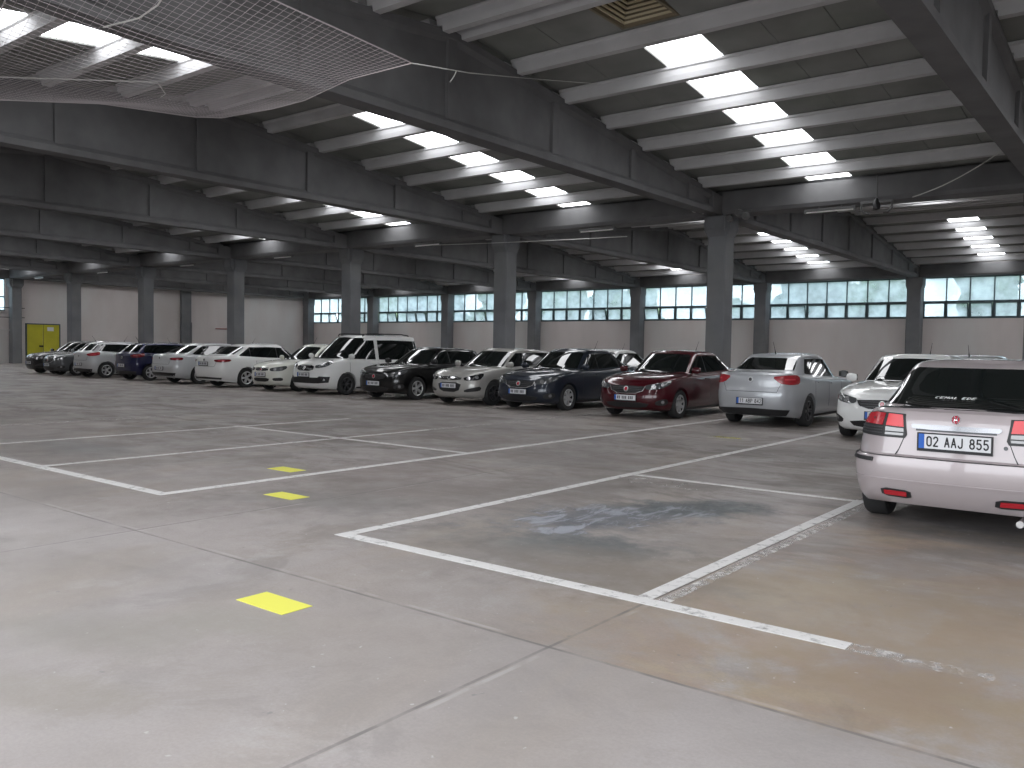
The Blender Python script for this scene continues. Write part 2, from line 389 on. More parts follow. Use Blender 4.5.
# ------------------------------------------------------------------ girders, columns, purlins, roof, skylights
BAYNAME = {}
def girder_mesh():
    """one double-pitch I girder, local x centre 0, y from -HALF to HALF"""
    mb = MB()
    ys = [-HALF+.02, -HALF+.9]+[-9.0, -6, -3, 0, 3, 6, 9.0]+[HALF-.9, HALF-.02]
    top = lambda y: 7.06-.108*abs(y)
    def strip(half, z0f, z1f, y0, y1):
        yy = sorted(set([y0, y1]+[y for y in ys if y0 < y < y1]))
        poly = [(y, z0f(y)) for y in yy]+[(y, z1f(y)) for y in reversed(yy)]
        mb.prism(poly, 'x', -half, half)
    e = HALF-.02
    strip(.075, lambda y: ZS+.1, lambda y: top(y)-.1, -e, e)                   # web
    # bottom flange with chamfered top, ends solid
    for a, b in ((-e, e),):
        sec = [(-.2, ZS), (.2, ZS), (.2, ZS+.13), (.075, ZS+.24), (-.075, ZS+.24), (-.2, ZS+.13)]
        mb.prism(sec, 'y', a, b)
    for s in (-1, 1):
        n = len(sec); y0, y1 = 0, s*e
        tsec = lambda y: [(-.17, top(y)-.13), (-.075, top(y)-.2), (.075, top(y)-.2), (.17, top(y)-.13), (.17, top(y)), (-.17, top(y))]
        A, B_ = tsec(0), tsec(e)
        vs = [(q[0], 0, q[1]) for q in A]+[(q[0], y1, q[1]) for q in B_]
        mb.add(vs, [(0, 1, 2, 3, 4, 5), (11, 10, 9, 8, 7, 6)]+[(i, i+6, (i+1) % 6+6, (i+1) % 6) for i in range(6)])
        ya, yb = sorted((s*(e-1.0), s*e))
        strip(.2, lambda y: ZS, lambda y: top(y)-.01, ya, yb)                  # solid end block
    for y in (-9.4, -6.4, -3.2, 0, 3.2, 6.4, 9.4):                             # web stiffeners
        mb.box(-.145, .145, y-.11, y+.11, ZS+.2, top(y)-.15)
    return mb
def column_mesh(wall=False):
    a = .33 if wall else .285; mb = MB()
    ch = .03
    oc = [(-a+ch, -a), (a-ch, -a), (a, -a+ch), (a, a-ch), (a-ch, a), (-a+ch, a), (-a, a-ch), (-a, -a+ch)]
    mb.prism(oc, 'z', 0, 4.8)
    # corbel head flaring along x
    f = a+(.06 if wall else .11)
    mb.prism([(-a, 4.75), (-f, 4.95), (-f, ZS), (f, ZS), (f, 4.95), (a, 4.75)], 'y', -a, a)
    if not wall:
        mb.prism([(-a, 4.75), (-.42, 4.95), (-.42, ZS-.002), (.42, ZS-.002), (.42, 4.95), (a, 4.75)], 'x', -a+.02, a-.02)
    return mb
gproto = cproto = None
hallname = ['front hall', 'back hall']
nearcol = {0: 'behind the red car', 1: 'behind the beige hatchback', 2: 'behind the white van', 3: 'behind the white liftback',
           4: 'behind the dark blue hatchback', 5: 'near the yellow door', -1: 'behind the white saloon at right', -2: 'far right beside the back cars', 6: 'set in the left wall corner'}
for gi, gx in enumerate(GIRD):
    i = gi-2
    for hi, rc in enumerate(RIDGES):
        if hi == 1 and False: continue
        if gproto is None: g = gproto = girder_mesh().build('roof_girder', M['concrete'])
        else: g = gproto.copy(); COL.objects.link(g)
        g.location = (gx, rc, 0)
        where = ('of the front hall over the column ' if hi == 0 else 'of the back hall over the column ')+nearcol[i]
        tag(g, 'pitched roof girder '+where, 'roof girder', 'concrete roof girders')
    for ri, y in enumerate((YA, YB)):
        if ri == 0 and not (i <= -2 or i >= 5): 
            pass
        if cproto is None: c = cproto = column_mesh().build('concrete_column', M['column'])
        else: c = cproto.copy(); COL.objects.link(c)
        c.location = (gx, y, 0)
        if ri == 1: tag(c, 'square grey concrete column '+nearcol[i], 'column', 'concrete columns of the inner row')
        else: tag(c, 'concrete column beside the camera, in line with the one '+nearcol[i], 'column', 'concrete columns of the near row')
wproto = None
wallnum = ['outside the frame at right', 'just past the right edge', 'right end of the widest window in view', 'left end of the widest window in view', 'left of the column behind the red car',
           'right of the column behind the beige hatchback', 'left of the column behind the beige hatchback', 'right of the column behind the white van', 'in the corner with the left wall']
for gi, gx in enumerate(GIRD[:9]):
    if wproto is None: c = wproto = column_mesh(True).build('concrete_column', M['column'])
    else: c = wproto.copy(); COL.objects.link(c)
    c.location = (gx, YC-.34, 0)
    tag(c, 'back wall column, '+wallnum[gi], 'column', 'concrete columns along the back wall')

# gutter beams along x
def gutter(y, w, label, name='gutter_beam', face=0):
    mb = MB()
    z0, z1 = ZS+.02, 5.95
    for a, b in zip(GIRD[1:], GIRD[:-1]):
        mb.prism([(y-w+.06, z0), (y+w-.06, z0), (y+w, z0+.1), (y+w, z1), (y+w-.12, z1), (y+w-.14, z0+.22), (y-w+.14, z0+.22), (y-w+.12, z1), (y-w, z1), (y-w, z0+.1)], 'x', a+.205, b-.205)
    o = mb.build(name, M['concrete']); tag(o, label, 'gutter beam'); return o
gutter(YB, .42, 'long grey concrete gutter beam above the inner row of columns')
gutter(YC-.2, .3, 'grey concrete edge beam above the back wall windows', 'edge_beam')
gutter(YA, .42, 'grey concrete gutter beam above the row of columns beside the camera')

struct_g = MB().box(GIRD[-1]-.6, GIRD[0]+.6, YB-.45, YB+.45, 6.13, 6.18).box(GIRD[-1]-.6, GIRD[0]+.6, YC-.6, YC+.3, 6.13, 6.18).box(GIRD[-1]-.6, GIRD[0]+.6, YA-.45, YA+.45, 6.13, 6.18).box(GIRD[-1]-.6, GIRD[0]+.6, YB-.03, YB+.03, 5.56, 6.13).build('trim_9', M['concrete']); tag(struct_g, 'flat covers and divider added over the roof gutters to stop light leaks', kind='structure')  # added covers and divider that keep daylight from leaking past the gutters
# purlins
PO = [.25, 1.87, 3.50, 5.14, 6.78, 8.42, 10.06]
def purlin_mesh():
    l = SP-.16
    mb = MB()
    # main channel body with notched ends
    sec = [(-.08, 0), (.08, 0), (.10, .10), (.11, .205), (.14, .23), (.14, .27), (-.14, .27), (-.14, .23), (-.11, .205), (-.10, .10)]
    mb.prism(sec, 'x', .12, l-.12)
    for a, b in ((0, .12), (l-.12, l)):
        mb.prism([(-.10, .09), (.10, .09), (.11, .205), (.14, .23), (.14, .27), (-.14, .27), (-.14, .23), (-.11, .205)], 'x', a, b)
    return mb
pp = None
BAY = ['far right', 'above the two white cars at right', 'above the silver saloon and the red car', 'above the blue car and the beige hatchback', 'above the black car and the white van',
       'above the white saloons', 'above the grey saloon and the dark blue hatchback', 'next to the left wall']
# bay k lies between GIRD[k+1] and GIRD[k]
BAY = {0: 'past the right edge', 1: 'over the silver saloon', 2: 'over the blue car', 3: 'over the white van', 4: 'over the liftback', 5: 'over the navy hatchback', 6: 'near the yellow door', 7: 'by the left wall'}
for k in range(8):
    for hi, rc in enumerate(RIDGES):
        for s in (-1, 1):
            for j, off in enumerate(PO):
                y = rc+s*off
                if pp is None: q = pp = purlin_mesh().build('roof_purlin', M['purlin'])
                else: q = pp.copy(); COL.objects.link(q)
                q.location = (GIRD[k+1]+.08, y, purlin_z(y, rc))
                slope = ('near' if s < 0 else 'far')
                tag(q, 'concrete purlin, %s below the %s ridge, %s slope, %s' % (ORD[j], hallname[hi].split()[0], slope, BAY[k]), 'purlin',
                    'roof purlins of the %s slope, %s' % (slope, hallname[hi]))
def roof_top(y, c): return purlin_z(y, c)+.275
# roof sheets: structure, one object per slope with gaps left for the skylights and the ventilator
SKX = (2.58, 3.70); SKX2 = (2.95, 4.05)
def clampy(a, c):  return a
cn = 0
SKY = []; VENT = (GIRD[2]+2.58, RIDGES[0]+.42, RIDGES[0]+1.72)
for hi, rc in enumerate(RIDGES):
    for s in (-1, 1):
        mb = MB(); mb2 = MB()
        edges = [0, .25]+PO[1:]+[HALF-.42]
        def slab(x0, x1, a, b, mi=0, th=.05):
            ya, yb = rc+s*a, rc+s*b
            za, zb = roof_top(ya, rc), roof_top(yb, rc)
            mb.add([(x0, ya, za), (x1, ya, za), (x1, yb, zb), (x0, yb, zb), (x0, ya, za+th), (x1, ya, za+th), (x1, yb, zb+th), (x0, yb, zb+th)],
                   [(0, 3, 2, 1), (4, 5, 6, 7), (0, 1, 5, 4), (1, 2, 6, 5), (2, 3, 7, 6), (3, 0, 4, 7)], mi)
        slab(GIRD[-1]-.6, GIRD[0]+.6, 0, .25) if False else None
        end = HALF-.27
        for k in range(8):
            xa = GIRD[k+1]; xb = GIRD[k]
            sk = SKX2 if hi else SKX; lo = xa+sk[0]; hi_ = xa+sk[1]
            for (u0, u1) in ((xa, lo), (hi_, xb)):
                n = max(1, round((u1-u0)/1.12))
                for t in range(n):                     # separate roof boards, hairline joints
                    slab(u0+(u1-u0)*t/n+.006, u0+(u1-u0)*(t+1)/n-.006, 0, end)
            if hi == 0 and s == 1 and k == 1:
                slab(lo, hi_, 0, .42); slab(lo, hi_, 1.72, 1.87)
            else: slab(lo, hi_, 0, 1.87)
            for a, b in zip([1.87]+PO[2:], PO[2:]+[end]):
                SKY.append((k, hi, s, a, b))
        cn += 1
        o = mb.build('ceiling' if cn == 1 else 'ceiling.%03d' % (cn-1), M['roofsheet'])
        tag(o, 'grey roof boards on the %s slope of the %s' % ('near' if s < 0 else 'far', hallname[hi]), kind='structure')
        cap = MB()
        ya, yb = rc+s*0, rc+s*end
        cap.add([(GIRD[-1]-.6, ya, roof_top(ya, rc)+.09), (GIRD[0]+.6, ya, roof_top(ya, rc)+.09), (GIRD[0]+.6, yb, roof_top(yb, rc)+.09), (GIRD[-1]-.6, yb, roof_top(yb, rc)+.09)], [(0, 1, 2, 3)])
        # opaque roof covering above the boards, open over the skylights
        cov = MB()
        for k in range(8):
            xa = GIRD[k+1]; xb = GIRD[k]
            sk = SKX2 if hi else SKX
            for (u0, u1, a0, a1) in ((xa, xa+sk[0], 0, end), (xa+sk[1], xb, 0, end), (xa+sk[0], xa+sk[1], 0, 1.9)):
                if hi == 0 and s == 1 and k == 1 and a1 == 1.9: a1 = .42
                y0_, y1_ = rc+s*a0, rc+s*a1
                z0_, z1_ = roof_top(y0_, rc)+.055, roof_top(y1_, rc)+.055
                cov.add([(u0, y0_, z0_), (u1, y0_, z0_), (u1, y1_, z1_), (u0, y1_, z1_), (u0, y0_, z0_+.04), (u1, y0_, z0_+.04), (u1, y1_, z1_+.04), (u0, y1_, z1_+.04)],
                        [(0, 3, 2, 1), (4, 5, 6, 7), (0, 1, 5, 4), (1, 2, 6, 5), (2, 3, 7, 6), (3, 0, 4, 7)])
        o = cov.build('trim_%d' % (2+cn), M['roofsheet']); tag(o, 'outer roof covering', kind='structure')
slopeword = {-1: 'near', 1: 'far'}
cnt = {}
for (k, hi, s, a, b) in SKY:
    rc = RIDGES[hi]; xa = GIRD[k+1]
    sk = SKX2 if hi else SKX; x0, x1 = xa+sk[0]+.01, xa+sk[1]-.01; y0, y1 = rc+s*(a+.02), rc+s*(b-.02)
    z0, z1 = roof_top(y0, rc)+.03, roof_top(y1, rc)+.03
    mb = MB().add([(x0, y0, z0), (x1, y0, z0), (x1, y1, z1), (x0, y1, z1), (x0, y0, z0+.015), (x1, y0, z0+.015), (x1, y1, z1+.015), (x0, y1, z1+.015)],
                  [(0, 3, 2, 1), (4, 5, 6, 7), (0, 1, 5, 4), (1, 2, 6, 5), (2, 3, 7, 6), (3, 0, 4, 7)])
    o = mb.build('skylight_panel', M['skylight'])
    cnt[(k, hi, s)] = cnt.get((k, hi, s), 0)+1
    tag(o, 'skylight sheet, %s below the %s ridge, %s slope, %s' % (ORD[cnt[(k, hi, s)]-1], hallname[hi].split()[0], slopeword[s], BAY[k]), 'skylight',
        'skylights of the %s slope, %s' % (slopeword[s], hallname[hi]))

# roof ventilator (louvred hatch)
vx, vy0, vy1 = VENT
rc = RIDGES[0]
vt = empty('roof_ventilator', (vx+.56, (vy0+vy1)/2, roof_top((vy0+vy1)/2, rc)))
tag(vt, 'square brown louvred roof ventilator near the top edge of the photo', 'ventilator')
w, d = .555, (vy1-vy0)/2
mb = MB()
for (a, b, c, e) in ((-w, w, -d, -d+.05), (-w, w, d-.05, d), (-w, -w+.05, -d+.05, d-.05), (w-.05, w, -d+.05, d-.05)):
    mb.box(a, b, c, e, -.06, .5)
mb.build('vent_frame', M['ventframe'], vt)
mb = MB()
for k in range(7):
    z = .0+k*.065; t = .05+k*.035
    mb.box(-w+t, w-t, d-t-.03, d-t, z, z+.035); mb.box(-w+t, w-t, -d+t, -d+t+.03, z, z+.035)
    mb.box(-w+t, -w+t+.03, -d+t, d-t, z, z+.035); mb.box(w-t-.03, w-t, -d+t, d-t, z, z+.035)
mb.build('slat', M['vent'], vt)['kind'] = 'stuff'
MB().box(-w, w, -d, d, .5, .53).build('vent_lid', M['vent'], vt)

# ------------------------------------------------------------------ walls
ZT, ZB, ZM = 5.36, 3.30, 4.12
def struct(mb, name, m, label=None, parent=None):
    o = mb.build(name, m, parent)
    if parent is None: tag(o, label, kind='structure')
    return o
struct(MB().box(XL-.25, XR+.25, YC, YC+.25, 0, ZB+.01).box(XL-.25, XR+.25, YC, YC+.25, ZT-.01, 7.3), 'wall_back', M['wall'], 'off-white back wall under and over the windows')
# left wall: solid beyond the inner column row, windows before it
lw = MB().box(XL-.25, XL, YB-.4, YC+.25, 0, 7.5).box(XL-.25, XL, YA-.6, YB-.4, 0, 3.3).box(XL-.25, XL, YA-.6, YB-.4, ZT, 7.5).box(XL-.25, XL, YA-.6, 15, 3.3, ZT)
struct(lw, 'wall_left', M['wall'], 'off-white left wall with yellow door')
struct(MB().box(XR, XR+.25, YA-.6, YC+.25, 0, 7.5), 'wall_right', M['wall'], 'right wall outside the frame')
ct = MB().box(XL, XL+.16, YB+.3, YC-.3, ZT-.02, 6.4)
struct(ct, 'trim_7', M['concrete'], 'grey concrete beam along the top of the left wall')
# front edge: lintel over the open side, unseen wall added to limit reflections
struct(MB().box(XL-.25, -11.5, YA-.6, YA-.45, 0, 7.5).box(-11.5, XR+.25, YA-.6, YA-.45, 5.9, 6.4), 'unseen_wall_front', M['wall'], 'open front side of the hall with an unseen wall added to limit reflections')
# columns standing on the left wall
wc = MB().box(XL, XL+.28, 34.55, 35.3, 0, ZS+.1).box(XL+.28, XL+.34, 35.25, 35.32, 0, 3.0).build('concrete_column', M['column'])
tag(wc, 'grey concrete pilaster in the middle of the left wall panel', 'column')
rp = MB().tube([(XL+.045, 37.5, 2.6), (XL+.045, 40.0, 2.6)], .04).build('red_pipe', M['redpipe']); tag(rp, 'short red horizontal pipe fixed to the left wall', 'pipe')
for z in (2.9, 2.1, 3.5):
    q = MB().tube([(XL+.35, 20.5, z), (XL+.35, 23.6 if z != 2.1 else 23.2, z)], .025).build('wall_cable', M['black'] if z != 2.1 else M['wire'])
    tag(q, '%s cable run across the left wall column beside the yellow door' % {2.9: 'middle dark', 2.1: 'lowest pale', 3.5: 'topmost dark'}[z], 'cable')

# window builder, along x at y (facing -y); opens marks which lower sashes tilt
def window(n, x0, x1, opens, label, panes=7):
    root = empty('window_%d' % n, ((x0+x1)/2, YC+.05, ZB)); tag(root, label, kind='structure')
    mb = MB(); w = x1-x0; hx = w/2; H = ZT-ZB; zm = ZM-ZB; t = .045
    mb.box(-hx, hx, -.06, .06, 0, .07).box(-hx, hx, -.06, .06, H-.07, H).box(-hx, hx, -.06, .06, zm-.05, zm+.05)
    for k in range(panes+1):
        x = -hx+w*k/panes
        mb.box(max(-hx, x-t/2), min(hx, x+t/2), -.05, .05, zm, H); mb.box(max(-hx, x-.05), min(hx, x+.05), -.04, .06, 0, zm)
    mb.build('window_frame', M['frame'], root)
    MB().box(-hx+.02, hx-.02, -.004, .004, zm, H-.02).build('window_pane', M['pane'], root)
    for k in range(panes):
        a = -hx+w*k/panes+.04; b = -hx+w*(k+1)/panes-.04
        s = MB(); h = zm-.10
        s.box(a, b, -.03, .03, 0, .045).box(a, b, -.03, .03, h-.045, h).box(a, a+.045, -.03, .03, .045, h-.045).box(b-.045, b, -.03, .03, .045, h-.045)
        sa = s.build('window_sash', M['frame'], root); sa.location = (0, -.03, .055)
        g = MB().box(a+.03, b-.03, -.004, .004, .03, h-.03).build('sash_pane', M['pane'], sa)
        if k in opens: sa.rotation_euler = (R(14), 0, 0); sa['label'] = 'sash tilted open'
    return root
rnd = random.Random(3)
for k in range(8):
    x1, x0 = GIRD[k]-.30, GIRD[k+1]+.30
    if k == 7: x0 = GIRD[8]+.3; 
    if k == 7: continue
    window(k+1, x0, x1, [q for q in range(7) if rnd.random() < .4], 'band window of the back wall, bay '+BAY[k])
# last bay beside the left wall
struct(MB().box(XL, GIRD[8]+.1, YC-.02, YC+.05, ZB-.1, ZT+.1).box(GIRD[8]+.1, GIRD[7]-.28, YC+.08, YC+.1, ZB, ZB+.01), 'trim_8', M['wall'], 'wall strip in the far corner')
window(8, GIRD[8]+.1, GIRD[7]-.28, [2], 'band window of the back wall, bay next to the left wall')
# left wall window (y direction)
root = empty('window_9', (XL-.1, 18.8, 3.3)); tag(root, 'bright window in the left wall at the left photo edge', kind='structure')
mb = MB(); mb.box(-.05, .05, -3.8, 3.8, 0, .08).box(-.05, .05, -3.8, 3.8, .85, .93).box(-.05, .05, -3.8, 3.8, 1.98, 2.06)
for k in range(8): mb.box(-.05, .05, -3.8+k*7.6/7-.03, -3.8+k*7.6/7+.03, 0, 2.06)
mb.build('window_frame', M['frame'], root)
MB().box(-.004, .004, -3.8, 3.8, .02, 2.04).build('window_pane', M['pane'], root)

# yellow door
dr = empty('door_1', (XL, 24.85, 0)); tag(dr, 'yellow metal double door in the left wall', kind='structure')
mb = MB().box(0, .06, -1.0, -.02, .02, 2.5).box(0, .06, .02, 1.0, .02, 2.5)
mb.build('door_leaf', M['yellow'], dr)
MB().box(0, .09, -1.07, -1.0, 0, 2.57).box(0, .09, 1.0, 1.07, 0, 2.57).box(0, .09, -1.0, 1.0, 2.5, 2.57).build('door_frame', M['frame'], dr)
MB().box(.06, .12, -.25, -.02, 1.05, 1.15).build('door_handle', M['black'], dr)
MB().box(.06, .075, .25, .65, 2.1, 2.35).build('door_sign', M['plate'], dr)['label'] = 'small white notice on the yellow door'

# ------------------------------------------------------------------ lamps, hanging things, net
def lamp(x, y, z, label, l=1.3, rz=0):
    o = empty('fluorescent_lamp', (x, y, z), rz); tag(o, label, 'lamp', 'fluorescent lamps under the beams')
    MB().prism([(-.07, .06), (.07, .06), (.05, .0), (-.05, .0)], 'x', -l/2, l/2).box(-.3, -.28, -.01, .01, .06, .12).box(.28, .3, -.01, .01, .06, .12).build('lamp_body', M['lampbody'], o)
    MB().tube([(-l/2+.04, 0, -.02), (l/2-.04, 0, -.02)], .022, 8).build('lamp_tube', M['tube'], o, smooth=True)
    MB().box(-l/2, -l/2+.04, -.05, .05, -.05, .0).box(l/2-.04, l/2, -.05, .05, -.05, .0).build('lamp_cap', M['lampbody'], o)
    return o
for k, gx in enumerate(GIRD[1:]):
    if k > 7: continue
    lamp(gx+(3.6, 3.15, 3.9, 4.5, 3.9, 4.4, 4.0, 4.2)[k], YB-.30, ZS-.1, 'white fluorescent batten lamp under the gutter beam, bay '+BAY[k])

def tagt(mb, name, m, label, cat, **kw):
    o = mb.build(name, m, **kw); tag(o, label, cat); return o
# floodlights near the column behind the red car
for (x, y, z, lb) in ((GX-.45, 22.2, 5.5, 'left'), (GX-.15, 22.1, 5.42, 'right')):
    o = empty('floodlight', (x, y, z)); tag(o, 'small white floodlight, the %s of two on top of the column behind the red car' % lb, 'floodlight')
    MB().lathe([(.0, -.08), (.09, -.08), (.11, 0), (.10, .03), (.0, .03)], 14, 'y').build('lamp_head', M['wire'], o, smooth=True)
    MB().box(-.015, .015, .03, .5, -.02, .02).build('bracket', M['lampbody'], o)
o = empty('floodlight_cluster', (GX+.85, 22.2, 5.2)); tag(o, 'dark cluster of small floodlights right of the column behind the red car', 'floodlight')
for dx, dz in ((-.25, -.05), (.0, .08), (.2, -.02)):
    MB().lathe([(0, -.07), (.08, -.07), (.11, .05), (0, .05)], 12, 'y', (dx, 0, dz)).build('lamp_head', M['lampbody'], o, smooth=True)
MB().box(-.35, .35, .05, .09, .1, .14).box(-.02, .02, .05, .4, .1, .14).build('bracket', M['lampbody'], o)
# camera-like fitting hanging under the gutter beam, right
o = empty('hanging_fitting', (-6.0, 22.2, 5.18)); tag(o, 'dark electrical fitting with three hooks under the gutter beam', 'light fitting')
MB().box(-.38, .38, -.03, .03, .04, .1).build('mounting_bar', M['lampbody'], o)
MB().lathe([(0, -.15), (.08, -.12), (.10, 0), (.06, .1), (.03, .15)], 12, 'z').build('lamp_head', M['black'], o, smooth=True)
for dx in (-.36, .36):
    MB().tube([(dx, 0, .1), (dx, 0, -.1), (dx*.8, 0, -.2), (dx*.45, 0, -.22)], .025, 6).build('hook', M['lampbody'], o)
MB().tube([(0, 0, .1), (0, 0, .75)], .02, 6).build('rod', M['lampbody'], o)
# pendant under the far left roof
o = empty('hanging_speaker', (-34.5, 22.3, 5.95)); tag(o, 'pale fitting hanging on a cord under the dark roof at left', 'light fitting')
MB().tube([(0, 0, .3), (0, 0, 1.2)], .05, 6).build('cord', M['wire'], o)
MB().lathe([(0, .3), (.12, .22), (.2, .0), (.16, -.12), (.19, -.2), (0, -.22)], 12, 'z').build('lamp_shade', M['lampbody'], o, smooth=True)

# cable strung between the columns
def sag(a, b, s, n=24):
    a = Vector(a); b = Vector(b)
    return [a.lerp(b, t/n)-Vector((0, 0, s*4*(t/n)*(1-t/n))) for t in range(n+1)]
tagt(MB().tube(sag((-21.3, 22.5, 5.15), (-13.2, 22.4, 4.9), .02), .012, 4), 'wire', M['wire'], 'thin pale wire strung past the column behind the beige hatchback', 'wire')
tagt(MB().tube(sag((-5.2, 22.3, 5.3), (-3.0, 21.0, 6.0), .12), .014, 4), 'wire', M['wire'], 'thin pale wire rising to the right under the gutter beam', 'wire')

# safety net under the roof, hung from ropes
def lerp3(a, b, t): return a+(b-a)*t
def poly_curve(pts):
    pts = [Vector(p) for p in pts]; ds = [0]
    for a, b in zip(pts, pts[1:]): ds.append(ds[-1]+(b-a).length)
    def f(t):
        d = t*ds[-1]
        for i in range(len(pts)-1):
            if d <= ds[i+1]+1e-9:
                u = (d-ds[i])/(ds[i+1]-ds[i]); return pts[i].lerp(pts[i+1], u)
        return pts[-1]
    return f
NZ = 5.1
e_top = poly_curve([(-7.9, 7.9, 5.12), (-7.75, 6.8, 5.1), (-7.6, 5.6, 5.08), (-7.5, 4.4, 5.1), (-7.3, 3.2, 5.15)])            # tip -> along the upper edge
e_bot = poly_curve([(-11.9, 7.75, 5.0), (-12.3, 7.5, 5.02), (-13.0, 6.4, 5.08), (-14.2, 5.4, 5.1), (-15.2, 4.7, 5.1)])           # lower left edge
e_a = poly_curve([(-7.9, 7.9, 5.12), (-8.9, 7.75, 5.06), (-10.0, 7.85, 4.98), (-10.75, 7.85, 4.98), (-11.9, 7.75, 5.0)])
e_b = poly_curve([(-7.3, 3.2, 5.15), (-9.2, 3.7, 5.1), (-11.4, 4.2, 5.0), (-15.2, 4.7, 5.1)])
def net(u, v):
    c = e_top(u).lerp(e_bot(u), v)+e_a(v).lerp(e_b(v), u)
    c -= (e_top(0).lerp(e_top(1), u)).lerp(e_bot(0).lerp(e_bot(1), u), v)
    s = math.sin(math.pi*u)*math.sin(math.pi*v)
    c.z -= .22*s+.03*math.sin(9*v+3*u)*s
    c.x += .05*math.sin(8*u+2*v)*s
    return c
mb = MB(); NU, NV = 44, 58
for i in range(NU+1): mb.tube([net(i/NU, j/54) for j in range(55)], .0020 if 0 < i < NU else .008, 3, caps=False)
for j in range(NV+1): mb.tube([net(i/40, j/NV) for i in range(41)], .0026 if 0 < j < NV else .009, 3, caps=False)
netroot = tagt(mb, 'safety_net', M['rope'], 'thin grey knotted safety net stretched under the roof at upper left', 'net')
tagt(MB().tube([(-7.9, 7.9, 5.12), (-9.1, 10.4, 5.87), (-10.22, 13.12, 6.70)], .009, 5).tube([(-10.22, 13.12, 6.70), (-9.2, 14.4, 6.72)], .006, 4).tube([(-8.75, 9.7, 5.65), (-8.80, 9.7, 5.58), (-8.86, 9.68, 5.5)], .009, 5), 'rope', M['wire'], 'pale rope from the net tip to a roof purlin', 'rope')
tagt(MB().tube([(-15.2, 5.0, 5.3), (-13.3, 5.1, 5.2), (-11.4, 6.4, 5.12)], .01, 5).tube([(-11.4, 6.4, 5.12), (-11.45, 6.55, 5.0), (-11.5, 6.5, 4.95)], .008, 4), 'rope', M['wire'],
     'pale rope crossing behind the net at the left edge', 'rope')
tagt(MB().tube([(-9.9, 4.9, 5.1), (-9.3, 5.0, 5.1), (-8.9, 5.0, 5.15), (-8.5, 4.9, 5.2), (-8.0, 4.7, 5.4)], .01, 5), 'rope', M['wire'], 'pale rope looped at the top of the net', 'rope')

# ------------------------------------------------------------------ trees outside
def tree(x, y, h, r, m, label, seed):
    rr = random.Random(seed)
    root = empty('tree', (x, y, -.25)); tag(root, label, 'tree', 'trees behind the hall')
    MB().tube([(0, 0, 0), (.1, 0, h*.3), (0, .1, h*.6)], [.2, .15, .08], 8).build('trunk', M['bark'], root, smooth=True)
    bm = bmesh.new()
    for k in range(9):
        a = rr.uniform(0, 6.28); d = rr.uniform(0, r*.6); s = rr.uniform(.45, .75)*r
        mtx = Matrix.Translation((d*math.cos(a), d*math.sin(a), h*.35+rr.random()*(h*.55)))
        v = bmesh.ops.create_icosphere(bm, subdivisions=3, radius=s, matrix=mtx)['verts']
        for q in v:
            c = mtx.translation; dd = (q.co-c).normalized()
            q.co += dd*(rr.uniform(-.22, .22)*s)
    me = bpy.data.meshes.new('crown'); bm.to_mesh(me); bm.free(); me.materials.append(m)
    o = bpy.data.objects.new('crown', me); COL.objects.link(o); o.parent = root
    return root
TR = [(1.5, 57, 7.0, 2.2), (-9.5, 60, 9.5, 2.6), (-15.2, 57, 7.6, 2.6), (-20.3, 60, 7.6, 2.5), (-27.0, 62, 5.8, 2.2), (-33.2, 59, 6.2, 2.0), (-39.2, 65, 7.5, 2.4),
      (-44, 62, 7.2, 2.8), (-51.5, 63, 8.0, 3.0), (-60.5, 64, 8.2, 3.2), (-71, 70, 8.4, 3.4), (-83, 76, 8.0, 3.2)]
TW = ['behind the rightmost window', 'behind the window right of the last column', 'behind the right part of the wide window', 'behind the left part of the wide window', 'behind the window above the red car', 'left of it', '', '', '', '', '', '', '']
for i, (x, y, h, r) in enumerate(TR):
    tree(x, y, h, r, M['leaf1'] if i % 3 else M['leaf2'], '%s leafy tree outside the back windows, %s from the right' % ('green' if i % 3 else 'bluish green', ORD[i]), i+5)
for i in range(16):
    rr = random.Random(i+77); x = 2-i*6.0
    bm = bmesh.new(); 
    for k in range(4):
        mtx = Matrix.Translation((rr.uniform(-1.2, 1.2), rr.uniform(-.4, .4), rr.uniform(.6, 1.7)))
        v = bmesh.ops.create_icosphere(bm, subdivisions=3, radius=rr.uniform(1.1, 1.6), matrix=mtx)['verts']
        for q in v: q.co += (q.co-mtx.translation).normalized()*rr.uniform(-.25, .25)
    me = bpy.data.meshes.new('bush'); bm.to_mesh(me); bm.free(); me.materials.append(M['leaf1'] if i % 2 else M['leaf2'])
    o = bpy.data.objects.new('bush', me); COL.objects.link(o); o.location = (x, 50.5+rr.uniform(-.5, .5), 0)
    tag(o, 'low green bush outside the back wall, %s from the right' % (ORD+['sixteenth'])[i], 'bush', 'bushes behind the hall')

